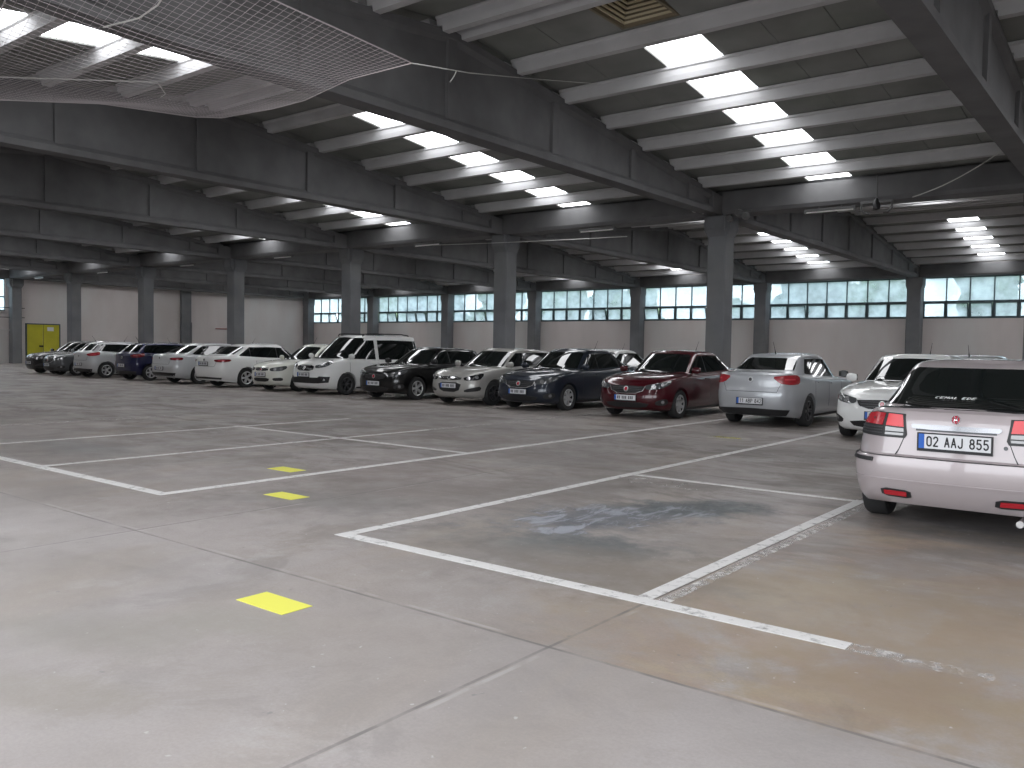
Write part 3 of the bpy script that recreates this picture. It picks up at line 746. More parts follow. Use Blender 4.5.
# ------------------------------------------------------------------ cars
def interp(pts):
    xs = [p[0] for p in pts]; zs = [p[1] for p in pts]
    if xs[0] > xs[-1]: xs = xs[::-1]; zs = zs[::-1]
    return lambda x: float(np.interp(x, xs, zs))
def smooth_interp(pts, sg=.12):
    f = interp(pts)
    return lambda x: sum(f(x+d*sg)*w for d, w in ((-2, .1), (-1, .2), (0, .4), (1, .2), (2, .1)))
MP = 60
def half_outline(xf, xr, w, cf, cr, n):
    """left half of a rounded plan outline from front centre to rear centre"""
    ph = np.linspace(0, math.pi, 900)
    xm = (xf+xr)/2; a = (xf-xr)/2
    c, s = np.cos(ph), np.sin(ph)
    x = a*np.sign(c)*np.abs(c)**(2/n); y = w*np.abs(s)**(2/n)
    y[0] = y[-1] = 0
    k = (y/w)**2 if w > 1e-6 else y*0
    x = x-cf*k*np.clip(x/a, 0, 1)**4+cr*k*np.clip(-x/a, 0, 1)**4
    d = np.concatenate([[0], np.cumsum(np.hypot(np.diff(x), np.diff(y)))])
    t = np.linspace(0, d[-1], MP)
    return np.interp(t, d, x)+xm, np.interp(t, d, y)
def loft(rings):
    """rings: list of (xs, ys, zs); mirrored and bridged; last ring lies on the centre line"""
    bm = bmesh.new(); prev = None
    for (xs, ys, zs) in rings:
        loop = [bm.verts.new((xs[i], ys[i], zs[i])) for i in range(MP)]
        loop += [bm.verts.new((xs[i], -ys[i], zs[i])) for i in range(MP-2, 0, -1)]
        if prev:
            n = len(loop)
            for i in range(n): bm.faces.new((prev[i], prev[(i+1) % n], loop[(i+1) % n], loop[i]))
        prev = loop
    bmesh.ops.remove_doubles(bm, verts=bm.verts[:], dist=1e-4)
    bad = [f for f in bm.faces if f.calc_area() < 1e-9]
    if bad: bmesh.ops.delete(bm, geom=bad, context='FACES')
    bmesh.ops.recalc_face_normals(bm, faces=bm.faces[:])
    return bm
FR_DEF = [(0, .90, .13), (.08, .955, .06), (.22, .985, .015), (.42, 1, 0), (.55, 1.0, .0), (.62, .997, .012), (.80, .992, .025), (.92, .982, .05), (.98, .965, .08), (1, .945, .12)]
RR_DEF = [.10, .05, .015, 0, .0, .02, .028, .038, .055, .08]
def lower_body(sp):
    W = sp['W']/2; xN, xT = sp['xN'], sp['xT']; zs = smooth_interp(sp['shoulder']); crown = interp(sp['crown'])
    zb = interp([(xN, sp.get('zbf', .19)), (xN-.7, .17), (xT+.7, .17), (xT, sp.get('zbr', .25))])
    rings = []
    fr = sp.get('fr', FR_DEF); rr = sp.get('rr', RR_DEF)
    t0, h0, f0 = fr[0]
    for q in (0, .5):                                           # belly
        xs, ys = half_outline(xN-f0-.12, xT+rr[0]+.12, max(W*h0*q*1.6, 1e-5) if q else 1e-5, .02, .02, 5)
        if q == 0: ys = ys*0
        rings.append((xs, ys, [zb(x)-.0 for x in xs]))
    for (t, h, fi), ri in zip(fr, rr):
        xs, ys = half_outline(xN-fi, xT+ri, W*h, sp.get('cf', .17), sp.get('cr', .11), sp.get('n', 7.5))
        rings.append((xs, ys, [zb(x)+t*(zs(x)-zb(x)) for x in xs]))
    h1, f1, r1 = fr[-1][1], fr[-1][2], rr[-1]
    for q, c in ((.9, .45), (.72, .75), (.45, .95), (.2, 1.0), (0, 1.0)):
        xs, ys = half_outline(xN-f1-.02-(1-q)*.03, xT+r1+.02+(1-q)*.02, max(W*h1*q, 1e-5), sp.get('cf', .17)*q, sp.get('cr', .11)*q, sp.get('n', 7.5))
        if q == 0: ys = ys*0
        rings.append((xs, ys, [zs(x)+c*crown(x) for x in xs]))
    return loft(rings)
GZ = [(0, 0, 0), (.15, .15, .15), (.3, .3, .3), (.45, .45, .45), (.6, .6, .6), (.75, .75, .76), (.86, .87, .88), (.93, 1.02, .97), (.97, 1.2, 1.04), (.995, 1.5, 1.13)]
def greenhouse(sp):
    g = sp['gh']; zs = smooth_interp(sp['shoulder']); wb, wt = g['wb'], g['wt']; H = sp['H']
    rz = lambda x: H-g.get('arc', .04)*((x-g['xm'])/1.0)**2
    rings = []
    for tz, iw, ix in GZ:
        w = wb+(wt-wb)*iw; xf = g['fb']+(g['ft']-g['fb'])*ix; xr = g['rb']+(g['rt']-g['rb'])*ix
        xs, ys = half_outline(xf, xr, w, g.get('cf', .20), g.get('cr', .12), g.get('n', 6.5))
        rings.append((xs, ys, [zs(x)-.02+(rz(x)-zs(x)+.02)*tz for x in xs]))
    w0 = wb+(wt-wb)*1.5; xf0 = g['fb']+(g['ft']-g['fb'])*1.13; xr0 = g['rb']+(g['rt']-g['rb'])*1.13
    for q in (.85, .6, .3, 0):
        xs, ys = half_outline(xf0-.05*(1-q), xr0+.05*(1-q), max(w0*q, 1e-5), .2*q, .12*q, 6)
        if q == 0: ys = ys*0
        rings.append((xs, ys, [rz(x)+.018*(1-q*q) for x in xs]))
    return loft(rings)

def wheel_meshes(r):
    """tyre and rims for a wheel of radius r, axle along y, outer face at +y"""
    t = MB(); w = .10; ri = r*.66
    t.lathe([(ri, -w*.8), (r*.82, -w), (r*.95, -w*.95), (r, -w*.7), (r, w*.7), (r*.95, w*.95), (r*.82, w), (ri, w*.82), (ri-.01, w*.5), (ri-.01, -w*.5)], 32, 'y', closed=True)
    def rim(dark, ns, double):
        m = MB()
        m.lathe([(ri+.004, w*.80), (ri-.012, w*.86), (ri-.03, w*.70)], 32, 'y'); m.lathe([(ri-.03, w*.70), (ri-.03, .01), (.0, 0)], 32, 'y', mi=1)
        for k in range(ns):
            a = 2*math.pi*k/ns
            for da in ((-.13, .13) if double else (0,)):
                u = Vector((math.cos(a+da), 0, math.sin(a+da))); v = Vector((-u.z, 0, u.x)); wd = .014 if double else .028
                p0 = u*.03; p1 = u*(ri-.012)
                vs = [p0-v*wd*1.2, p0+v*wd*1.2, p1+v*wd, p1-v*wd]
                m.add([(q.x, w*.62 if i < 2 else w*.80, q.z) for i, q in enumerate(vs)]+[(q.x, w*.2, q.z) for q in vs], [(0, 1, 2, 3), (7, 6, 5, 4), (0, 4, 5, 1), (1, 5, 6, 2), (2, 6, 7, 3), (3, 7, 4, 0)])
        m.lathe([(0, w*.74), (.03, w*.72), (.05, w*.6), (.05, w*.2)], 16, 'y')
        return m
    return t, rim
_wh = {}
def wheel(parent, x, y, r, side, style):
    key = (r, style)
    if key not in _wh:
        t, rim = wheel_meshes(r)
        ns, dbl, mt = {'five': (5, True, 'alloy'), 'seven': (7, False, 'alloy'), 'dark': (6, True, 'alloydark'), 'multi': (9, False, 'alloy')}[style]
        o = t.build('wheel', M['rubber'], None, smooth=True, angle=40); q = rim(0, ns, dbl).build('rim', [M[mt], M['black']], o, smooth=True, angle=30)
        _wh[key] = (o.data, q.data); bpy.data.objects.remove(q); bpy.data.objects.remove(o)
    a, b = _wh[key]
    o = bpy.data.objects.new('wheel', a); COL.objects.link(o); o.parent = parent; o.location = (x, y, r)
    if side < 0: o.rotation_euler = (0, 0, math.pi)
    q = bpy.data.objects.new('rim', b); COL.objects.link(q); q.parent = o
    return o

class Stamper:
    def __init__(s, sp, root, bvh):
        s.sp = sp; s.root = root; s.b = bvh
    def ray(s, fr, p):
        sp = s.sp
        if fr in ('cf', 'cr'):
            sg = 1 if fr == 'cf' else -1; ax = (sp['xN'] if sg > 0 else sp['xT'])-sg*.9; al = p[0]/.95
            o = Vector((ax+sg*3*math.cos(al), 3*math.sin(al), p[1])); d = Vector((-sg*math.cos(al), -math.sin(al), 0))
        elif fr == 'f': o = Vector((6, p[0], p[1])); d = Vector((-1, 0, 0))
        elif fr == 'r': o = Vector((-6, p[0], p[1])); d = Vector((1, 0, 0))
        elif fr == 'l': o = Vector((p[0], 4, p[1])); d = Vector((0, -1, 0))
        elif fr == 'rt': o = Vector((p[0], -4, p[1])); d = Vector((0, 1, 0))
        elif fr == 't': o = Vector((p[0], p[1], 4)); d = Vector((0, 0, -1))
        h, n, i, dist = s.b.ray_cast(o, d)
        if h is None:
            h, n, i, dist = s.b.find_nearest(o+d*2.5 if fr not in ('cf', 'cr') else o+d*2.1)
        if n.dot(d) > 0: n = -n
        return h, n
    def __call__(s, name, m, fr, poly, off=.005, th=.02, parent=None, rnd=0, cell=.05, label=None):
        pts = list(poly)
        for _ in range(rnd):
            q = []
            for i in range(len(pts)):
                a, b = pts[i], pts[(i+1) % len(pts)]
                q += [(a[0]*.8+b[0]*.2, a[1]*.8+b[1]*.2), (a[0]*.2+b[0]*.8, a[1]*.2+b[1]*.8)]
            pts = q
        bm = bmesh.new()
        vs = [bm.verts.new((p[0], p[1], 0)) for p in pts]
        bm.faces.new(vs)
        for ax in (0, 1):
            lo = min(p[ax] for p in pts); hi = max(p[ax] for p in pts); n = max(1, int((hi-lo)/cell))
            if n > 60: n = 60
            for k in range(1, n):
                co = [0, 0, 0]; co[ax] = lo+(hi-lo)*k/n; no = [0, 0, 0]; no[ax] = 1
                bmesh.ops.bisect_plane(bm, geom=bm.verts[:]+bm.edges[:]+bm.faces[:], plane_co=co, plane_no=no, dist=1e-6)
        hits = {}
        for v in bm.verts: hits[v] = s.ray(fr, (v.co.x, v.co.y))
        av = Vector((0, 0, 0))
        for v, (h, n) in hits.items(): v.co = h+n*off; av += n
        bmesh.ops.recalc_face_normals(bm, faces=bm.faces[:])
        fn = Vector((0, 0, 0))
        for f in bm.faces: fn += f.normal*f.calc_area()
        if fn.dot(av) < 0: bmesh.ops.reverse_faces(bm, faces=bm.faces[:])
        edges = [e for e in bm.edges if len(e.link_faces) == 1]
        nv = {}
        for e in edges:
            for v in e.verts:
                if v not in nv: nv[v] = bm.verts.new(v.co-hits[v][1]*(off+th))
        for e in edges:
            l = e.link_loops[0]; a, b = l.vert, l.link_loop_next.vert
            bm.faces.new((b, a, nv[a], nv[b]))
        for f in bm.faces: f.smooth = True
        for e in edges: e.smooth = False
        me = bpy.data.meshes.new(name); bm.to_mesh(me); bm.free(); me.materials.append(M[m] if isinstance(m, str) else m)
        o = bpy.data.objects.new(name, me); COL.objects.link(o); o.parent = parent or s.root
        if label: o['label'] = label
        return o
    def sym(s, name, m, fr, poly, **k):
        out = []
        for sg in (1, -1):
            if fr in ('l', 'rt'): out.append(s(name, m, 'l' if sg > 0 else 'rt', poly, **k))
            else: out.append(s(name, m, fr, [(p[0]*sg, p[1]) for p in poly], **k))
        return out
def circ(cx, cy, r, n=14, ry=None): return [(cx+r*math.cos(2*math.pi*i/n), cy+(ry or r)*math.sin(2*math.pi*i/n)) for i in range(n)]

# plate lettering: stroke glyphs on a unit cell (0.5 wide, 1 high)
def arc_(cx, cy, rx, ry, a0, a1, n=9): return [(cx+rx*math.cos(R(a0+(a1-a0)*i/n)), cy+ry*math.sin(R(a0+(a1-a0)*i/n))) for i in range(n+1)]
GL = {
 '0': [arc_(.25, .75, .25, .25, 0, 180)+arc_(.25, .25, .25, .25, 180, 360)+[(.5, .75)]], '1': [[(.08, .80), (.28, 1), (.28, 0)]],
 '2': [arc_(.25, .76, .24, .24, 170, 0)+[(.48, .66), (0, 0), (.5, 0)]], '4': [[(.38, 0), (.38, 1), (0, .28), (.52, .28)]],
 '5': [[(.47, 1), (.06, 1), (.03, .56)]+arc_(.24, .31, .26, .31, 110, -150)], '8': [arc_(.25, .76, .21, .24, 0, 360, 16), arc_(.25, .27, .25, .27, 0, 360, 16)],
 'A': [[(0, 0), (.25, 1), (.5, 0)], [(.09, .34), (.41, .34)]], 'B': [[(0, 0), (0, 1), (.26, 1)]+arc_(.27, .77, .2, .23, 90, -90)+arc_(.27, .27, .23, .27, 90, -90)+[(0, 0)], [(0, .54), (.27, .54)]],
 'P': [[(0, 0), (0, 1), (.26, 1)]+arc_(.27, .73, .23, .27, 90, -90)+[(0, .46)]], 'J': [[(.44, 1), (.44, .26)]+arc_(.22, .25, .22, .25, 0, -170)],
 'C': [arc_(.27, .5, .26, .5, 50, 310, 14)], 'E': [[(.48, 1), (0, 1), (0, 0), (.48, 0)], [(0, .52), (.4, .52)]], 'M': [[(0, 0), (0, 1), (.28, .4), (.56, 1), (.56, 0)]],
 'L': [[(0, 1), (0, 0), (.46, 0)]], 'D': [[(0, 0), (0, 1), (.2, 1)]+arc_(.2, .5, .3, .5, 90, -90, 12)+[(0, 0)]]}
def text_mesh(body, size, m, name, parent, loc, rot, xs=1.0, ext=.0015, shear=0, wt=.085):
    mb = MB(); x = 0; adv = .80
    for ch in body:
        if ch == ' ': x += .55; continue
        for st in GL[ch]:
            for a, b in zip(st, st[1:]):
                A = Vector((a[0]+x+shear*a[1], a[1])); B = Vector((b[0]+x+shear*b[1], b[1])); d = (B-A)
                if d.length < 1e-5: continue
                d.normalize(); p = Vector((-d.y, d.x))*wt; e = d*wt*.55
                q = [A-e-p, B+e-p, B+e+p, A-e+p]
                mb.add([(u.x, u.y, 0) for u in q]+[(u.x, u.y, ext/size) for u in q], [(0, 1, 2, 3), (4, 5, 6, 7), (0, 1, 5, 4), (1, 2, 6, 5), (2, 3, 7, 6), (3, 0, 4, 7)])
        x += adv+(.06 if ch == 'M' else 0)
    w = x-(adv-.5)
    mb.v = [((v[0]-w/2)*size*xs, (v[1]-.5)*size, v[2]*size) for v in mb.v]
    o = mb.build(name, m, parent); o.location = loc; o.rotation_euler = rot
    return o
def plate(root, x, z, facing, text=None, w=.52, h=.112, frame=True, y=0, tilt=0):
    """license plate in the car frame, facing +x (front) or -x (rear)"""
    b = MB(); k = 1 if facing > 0 else -1
    p = MB().box(-.006, .004, -w/2, w/2, -h/2, h/2).build('license_plate', M['plate'], root)
    p.location = (x, y, z); p.rotation_euler = (0, tilt*k, 0 if k > 0 else math.pi)
    if frame:
        f = MB(); t = .012
        f.box(-.012, .006, -w/2-t, w/2+t, -h/2-t*2.0, -h/2).box(-.012, .006, -w/2-t, w/2+t, h/2, h/2+t*.7).box(-.012, .006, -w/2-t, -w/2, -h/2, h/2).box(-.012, .006, w/2, w/2+t, -h/2, h/2)
        f.build('plate_frame', M['ink'], p)
    # seen from outside the left end of the plate is at local -y for a front plate turned to the viewer
    MB().box(.004, .0055, -w/2, -w/2+.042, -h/2, h/2).build('blue_band', M['plateblue'], p)
    rot = (R(90), 0, R(90))
    if text:
        text_mesh(text, h*.62, M['ink'], 'plate_number', p, (.0045, .022, 0), rot, xs=(w-.085)/(h*.62)/7.15)
    else:                                                       # too blurred in the photo to read: worn blocks only
        f = MB(); rr = random.Random(int(x*100+z*1000)+int(root.location.x*10)); yy = -w/2+.065
        for g in (2, 3, 3):
            for i in range(g):
                f.box(.004, .0055, yy, yy+.026+rr.random()*.006, -h*.30, h*.30); yy += .042
            yy += .032
        f.build('plate_number', M['inkgrey'], p)
    return p

def build_body(sp, paint, root):
    bm = lower_body(sp)
    me = bpy.data.meshes.new('body'); bm.to_mesh(me); bm.free()
    tmp = bpy.data.objects.new('body_tmp', me); COL.objects.link(tmp)
    rw = sp['rw']; Rc = rw+sp.get('gap', .045); cut = MB()
    for x in (sp['xf'], sp['xr']):
        for sg in (1, -1):
            a, b = sg*(sp['W']/2-.27), sg*(sp['W']/2+.15)
            cut.lathe([(0, a), (Rc, a), (Rc, b), (0, b)], 40, 'y', (x, 0, rw))
    cb = bmesh.new(); cm = bpy.data.meshes.new('cut'); cm.from_pydata(cut.v, [], cut.f); cb.from_mesh(cm)
    bmesh.ops.remove_doubles(cb, verts=cb.verts[:], dist=1e-5)
    bad = [f for f in cb.faces if f.calc_area() < 1e-9]; bmesh.ops.delete(cb, geom=bad, context='FACES') if bad else None
    bmesh.ops.recalc_face_normals(cb, faces=cb.faces[:]); cb.to_mesh(cm); cb.free()
    co_ = bpy.data.objects.new('cut_tmp', cm); COL.objects.link(co_)
    md = tmp.modifiers.new('b', 'BOOLEAN'); md.operation = 'DIFFERENCE'; md.solver = 'EXACT'; md.object = co_
    dg = bpy.context.evaluated_depsgraph_get(); dg.update()
    res = bpy.data.meshes.new_from_object(tmp.evaluated_get(dg))
    bpy.data.objects.remove(tmp); bpy.data.objects.remove(co_)
    bm = bmesh.new(); bm.from_mesh(res)
    for f in bm.faces:
        c = f.calc_center_median(); f.material_index = 0
        for x in (sp['xf'], sp['xr']):
            if math.hypot(c.x-x, c.z-rw) < Rc*1.003: f.material_index = 1
        if f.normal.z < -.75 and c.z < .32: f.material_index = 1
    g = greenhouse(sp); gm = bpy.data.meshes.new('g'); g.to_mesh(gm); g.free()
    n0 = len(bm.faces); bm.from_mesh(gm); bm.faces.ensure_lookup_table()
    for f in bm.faces[n0:]: f.material_index = 2 if sp.get('blackroof') and f.calc_center_median().z > sp['H']-.05 else 0
    for f in bm.faces: f.smooth = True
    for e in bm.edges:
        if len(e.link_faces) == 2 and e.calc_face_angle(0) > R(38): e.smooth = False
    bm.to_mesh(res); bvh = BVHTree.FromBMesh(bm); bm.free()
    res.materials.clear(); res.materials.append(paint); res.materials.append(M['well']); res.materials.append(M['trimblack'])
    o = bpy.data.objects.new('body', res); COL.objects.link(o); o.parent = root; res.name = 'body'
    return o, bvh

def glass(sp, S):
    g = sp['gh']; zs = smooth_interp(sp['shoulder']); H = sp['H']
    wb, wt = g['wb'], g['wt']
    z0 = zs(g['fb'])+interp(sp['crown'])(g['fb'])*.6+.02
    zt = H-.085
    S('windshield', 'glasscar', 'f', [(-wb+.13, z0+.01), (0, z0), (wb-.13, z0+.01), (wt-.06, zt-.03), (wt-.13, zt), (0, zt+.012), (-wt+.13, zt), (-wt+.06, zt-.03)], th=.01, cell=.045)
    if not sp.get('customrear'):
        z1 = zs(g['rb'])+.04+interp(sp['crown'])(g['rb'])*.5
        S('rear_window', 'glasscar', 'r', [(-wb+.17, z1+.01), (wb-.17, z1+.01), (wt-.07, zt-.05), (wt-.15, zt-.01), (-wt+.15, zt-.01), (-wt+.07, zt-.05)], th=.01, cell=.045)
    bz = g.get('belt', .035); tzt = .84
    zl = lambda x: zs(x)+bz
    ztop = lambda x: zs(x)+(H-.02-zs(x))*tzt
    xa = g['fb']-.40; xb = g['rb']+g.get('rq', .42)
    xft = g['fb']+(g['ft']-g['fb'])*tzt-.25; xrt = g['rb']+(g['rt']-g['rb'])*tzt+.22
    B, Q = g['B'], g.get('Q')
    full = [(xa+.02, zl(xa)), (xa-.25, (zl(xa)+ztop(xft))/2+.05), (xft, ztop(xft)-.02), ((xft+xrt)/2, ztop(0)), (xrt, ztop(xrt)-.02), ((xrt+xb)/2-.02, (ztop(xrt)+zl(xb))/2-.02), (xb, zl(xb)+.02), (xb+.06, zl(xb)), ((xa+xb)/2, zl((xa+xb)/2))]
    # keep the A-pillar point on the windscreen line
    full[1] = ((xa+.02)*.5+xft*.5, zl(xa)*.5+ztop(xft)*.5+.01)
    gp = sp.get('pillar', .02)
    if gp < .05: S.sym('window_trim', 'black', 'l', full, off=.003, th=.008, cell=.06)
    def clip(x0, x1, ins=.018):
        # clip the outline between two x values (outline is convex enough)
        bm = bmesh.new(); vs = [bm.verts.new((p[0], p[1], 0)) for p in full]; bm.faces.new(vs)
        for co, no in (((x0, 0, 0), (-1, 0, 0)), ((x1, 0, 0), (1, 0, 0))):
            bmesh.ops.bisect_plane(bm, geom=bm.verts[:]+bm.edges[:]+bm.faces[:], plane_co=co, plane_no=no, clear_outer=True)
        if not bm.faces: bm.free(); return None
        f = max(bm.faces, key=lambda q: q.calc_area())
        bmesh.ops.inset_region(bm, faces=[f], thickness=ins)
        bm.faces.ensure_lookup_table()
        f = max(bm.faces, key=lambda q: q.calc_area()); r = [(l.vert.co.x, l.vert.co.y) for l in f.loops]; bm.free(); return r
    for x0, x1 in [(B+gp, 9), ((Q or -9)+(.015 if Q else 0), B-gp)]+([(-9, Q-.015)] if Q else []):
        pl = clip(x0, x1)
        if pl and len(pl) > 2: S.sym('side_window', 'glasscar', 'l', pl, off=.006, th=.008, cell=.06)

def common(sp, S, root, paint):
    W = sp['W']/2; g = sp['gh']; zs = smooth_interp(sp['shoulder'])
    # mirrors
    xm = g['fb']-.30; zm = zs(xm)+.10
    for sg in (1, -1):
        mb = MB(); n = 10
        prof = [(0, .0), (.045, .02), (.06, .07), (.062, .14), (.05, .19), (.0, .215)]
        vs = []; 
        for (rr, yy) in prof:
            for k in range(n):
                a = 2*math.pi*k/n; vs.append((xm+rr*.9*math.cos(a)-.02*(yy/.2), sg*(W-.07+yy), zm+rr*math.sin(a)*1.25))
        fs = [(i*n+k, i*n+(k+1) % n, (i+1)*n+(k+1) % n, (i+1)*n+k) for i in range(len(prof)-1) for k in range(n)]
        mb.add(vs, fs)
        mo = mb.build('side_mirror', M[sp['mirror']] if sp.get('mirror') else paint, root, smooth=True)
        MB().box(xm-.075, xm-.055, sg*(W-.05), sg*(W+.12), zm-.055, zm+.055).build('mirror_glass', M['glasscar'], mo)
    # doors: seams and handles
    dz = .30
    B = g['B']; xs_ = [g['fb']-.30, B-.02]+([g.get('D', sp['xr']+.38)] if sp.get('four', True) else [])
    for x in xs_:
        S.sym('door_seam', 'black', 'l', [(x-.005, dz), (x+.005, dz), (x+.005, zs(x)+.02), (x-.005, zs(x)+.02)], off=.0015, th=.004, cell=.09)
    for x in [B+.10]+([xs_[-1]+.12] if sp.get('four', True) else []):
        z = zs(x)-.10
        S.sym('door_handle', sp.get('handle', paint), 'l', [(x, z-.014), (x+.17, z-.014), (x+.17, z+.014), (x, z+.014)], off=.022, th=.02, rnd=1)
    S.sym('side_skirt', 'black', 'l', [(sp['xr']+rw_(sp)+.06, .19), (sp['xf']-rw_(sp)-.06, .19), (sp['xf']-rw_(sp)-.06, .235), (sp['xr']+rw_(sp)+.06, .235)], off=.006, th=.02, cell=.15)
    for x in (sp['xf'], sp['xr']):
        for sg in (1, -1): wheel(root, x, sg*(W-.115), sp['rw'], sg, sp.get('wheel', 'five'))
    if sp.get('antenna'):
        xa = sp['antenna']; za = sp['H']-.01
        MB().tube([(xa, 0, za-.03), (xa, 0, za+.01), (xa-.06, 0, za+.10), (xa-.16, 0, za+.25)], [.02, .014, .005, .004], 6).build('antenna', M['black'], root)
def rw_(sp): return sp['rw']

def badge(S, fr, z, r, m='badge', ring='trimdull', lab=None):
    a = S('badge', ring, fr, circ(0, z, r), off=.026, th=.02, label=lab)
    S('emblem', m, fr, circ(0, z, r*.68), off=.030, th=.006, parent=a)
    return a
def front_egea(sp, S, root, plate_text=None, chrome=True):
    S('grille', 'black', 'cf', [(-.46, .70), (0, .715), (.46, .70), (.40, .61), (.24, .56), (0, .55), (-.24, .56), (-.40, .61)], off=.006)
    for z in (.60, .64, .68):
        S('grille_bar', 'alloydark', 'cf', [(-.38, z-.005), (.38, z-.005), (.38, z+.005), (-.38, z+.005)], off=.012, th=.01)
    if chrome: S('grille_trim', 'trimdull', 'cf', [(-.47, .71), (-.41, .605), (-.25, .55), (0, .54), (.25, .55), (.41, .605), (.47, .71), (.455, .70), (.40, .612), (.245, .558), (0, .548), (-.245, .558), (-.40, .612), (-.46, .70)], off=.009, cell=.08)
    for o in S.sym('headlight', 'lens', 'cf', [(.45, .72), (.62, .755), (.86, .80), (1.06, .83), (1.02, .77), (.84, .68), (.62, .635), (.47, .64)], off=.008, rnd=1):
        sg = 1 if o.data.vertices[0].co.y > 0 else -1
        S('headlight_bulb', 'bulb', 'cf', circ(sg*.64, .70, .048), off=.014, th=.01, parent=o); S('headlight_bulb', 'bulb', 'cf', circ(sg*.82, .735, .035), off=.014, th=.01, parent=o)
    S('lower_grille', 'black', 'cf', [(-.56, .36), (.56, .36), (.48, .24), (-.48, .24)], off=.006, rnd=1)
    for o in S.sym('fog_recess', 'black', 'cf', [(.66, .38), (.80, .44), (.93, .44), (.96, .36), (.86, .30), (.68, .31)], off=.006, rnd=1):
        sg = 1 if o.data.vertices[0].co.y > 0 else -1
        S('fog_light', 'bulb', 'cf', circ(sg*.82, .375, .038), off=.012, th=.01, parent=o)
    badge(S, 'cf', .640, .056, 'badge', 'trimdull')
    plate(root, sp['xN']+.022, .455, 1, plate_text)
def front_hatch(sp, S, root, m='badge'):
    S('grille', 'black', 'cf', [(-.42, .73), (.42, .73), (.38, .645), (-.38, .645)], off=.006, rnd=1)
    S('grille_bar', 'chrome', 'cf', [(-.40, .69), (.40, .69), (.40, .715), (-.40, .715)], off=.014, th=.012)
    for o in S.sym('headlight', 'trimblack', 'cf', [(.46, .71), (.66, .755), (.98, .83), (1.0, .77), (.86, .65), (.50, .63)], off=.008, rnd=1):
        sg = 1 if o.data.vertices[0].co.y > 0 else -1
        S('headlight_bulb', 'bulb', 'cf', circ(sg*.60, .69, .05), off=.014, th=.01, parent=o); S('headlight_bulb', 'bulb', 'cf', circ(sg*.80, .725, .045), off=.014, th=.01, parent=o)
    S('lower_grille', 'black', 'cf', [(-.42, .585), (.42, .585), (.32, .34), (-.32, .34)], off=.006, rnd=1)
    S.sym('fog_recess', 'black', 'cf', [(.48, .40), (.86, .50), (.92, .46), (.88, .38), (.50, .34)], off=.006, rnd=1)
    badge(S, 'cf', .70, .055, 'alloydark', 'trimdull')
    plate(root, sp['xN']+.016, .50, 1)
def front_linea(sp, S, root):
    S('grille', 'black', 'cf', [(-.36, .72), (.36, .72), (.33, .635), (-.33, .635)], off=.006, rnd=1)
    S('grille_trim', 'chrome', 'cf', [(-.36, .725), (.36, .725), (.36, .74), (-.36, .74)], off=.01, th=.01)
    for o in S.sym('headlight', 'lens', 'cf', [(.40, .72), (.66, .76), (.96, .81), (.98, .73), (.80, .64), (.44, .63)], off=.008, rnd=1):
        sg = 1 if o.data.vertices[0].co.y > 0 else -1
        S('headlight_bulb', 'bulb', 'cf', circ(sg*.60, .69, .05), off=.014, th=.01, parent=o); S('headlight_bulb', 'bulb', 'cf', circ(sg*.80, .715, .045), off=.014, th=.01, parent=o)
    S('lower_grille', 'black', 'cf', [(-.42, .42), (.42, .42), (.36, .30), (-.36, .30)], off=.006, rnd=1)
    S.sym('fog_recess', 'black', 'cf', [(.52, .42), (.84, .44), (.86, .34), (.56, .33)], off=.006, rnd=1)
    badge(S, 'cf', .675, .045); plate(root, sp['xN']+.018, .53, 1)
def front_van(sp, S, root):
    S('grille', 'trimblack', 'cf', [(-.42, .88), (.42, .88), (.37, .71), (-.37, .71)], off=.008, rnd=1)
    S('grille_bar', 'alloydark', 'cf', [(-.38, .79), (.38, .79), (.38, .80), (-.38, .80)], off=.014, th=.01)
    for o in S.sym('headlight', 'lens', 'cf', [(.44, .87), (.62, .90), (.86, .98), (1.02, 1.04), (1.0, .96), (.82, .85), (.62, .80), (.46, .80)], off=.008, rnd=1):
        sg = 1 if o.data.vertices[0].co.y > 0 else -1
        S('headlight_bulb', 'bulb', 'cf', circ(sg*.62, .85, .045), off=.014, th=.01, parent=o); S('headlight_bulb', 'bulb', 'cf', circ(sg*.80, .90, .045), off=.014, th=.01, parent=o)
    S('lower_grille', 'black', 'cf', [(-.90, .55), (-.60, .56), (-.55, .52), (.55, .52), (.60, .56), (.90, .55), (.86, .38), (.55, .35), (-.55, .35), (-.86, .38)], off=.008)
    for o in S.sym('fog_recess', 'trimblack', 'cf', circ(.74, .46, .06), off=.014, th=.01):
        sg = 1 if o.data.vertices[0].co.y > 0 else -1
        S('fog_light', 'bulb', 'cf', circ(sg*.74, .46, .035), off=.018, th=.01, parent=o)
    badge(S, 'cf', .80, .06, 'alloy', 'chrome'); plate(root, sp['xN']+.02, .60, 1)
    for sg in (1, -1):
        mb = MB().tube([(.35, sg*.56, sp['H']-.03), (.30, sg*.57, sp['H']+.03), (.1, sg*.58, sp['H']+.05), (-1.3, sg*.58, sp['H']+.05), (-1.6, sg*.57, sp['H']+.02), (-1.66, sg*.56, sp['H']-.05)], .02, 6)
        mb.build('roof_rail', M['black'], root, smooth=True)
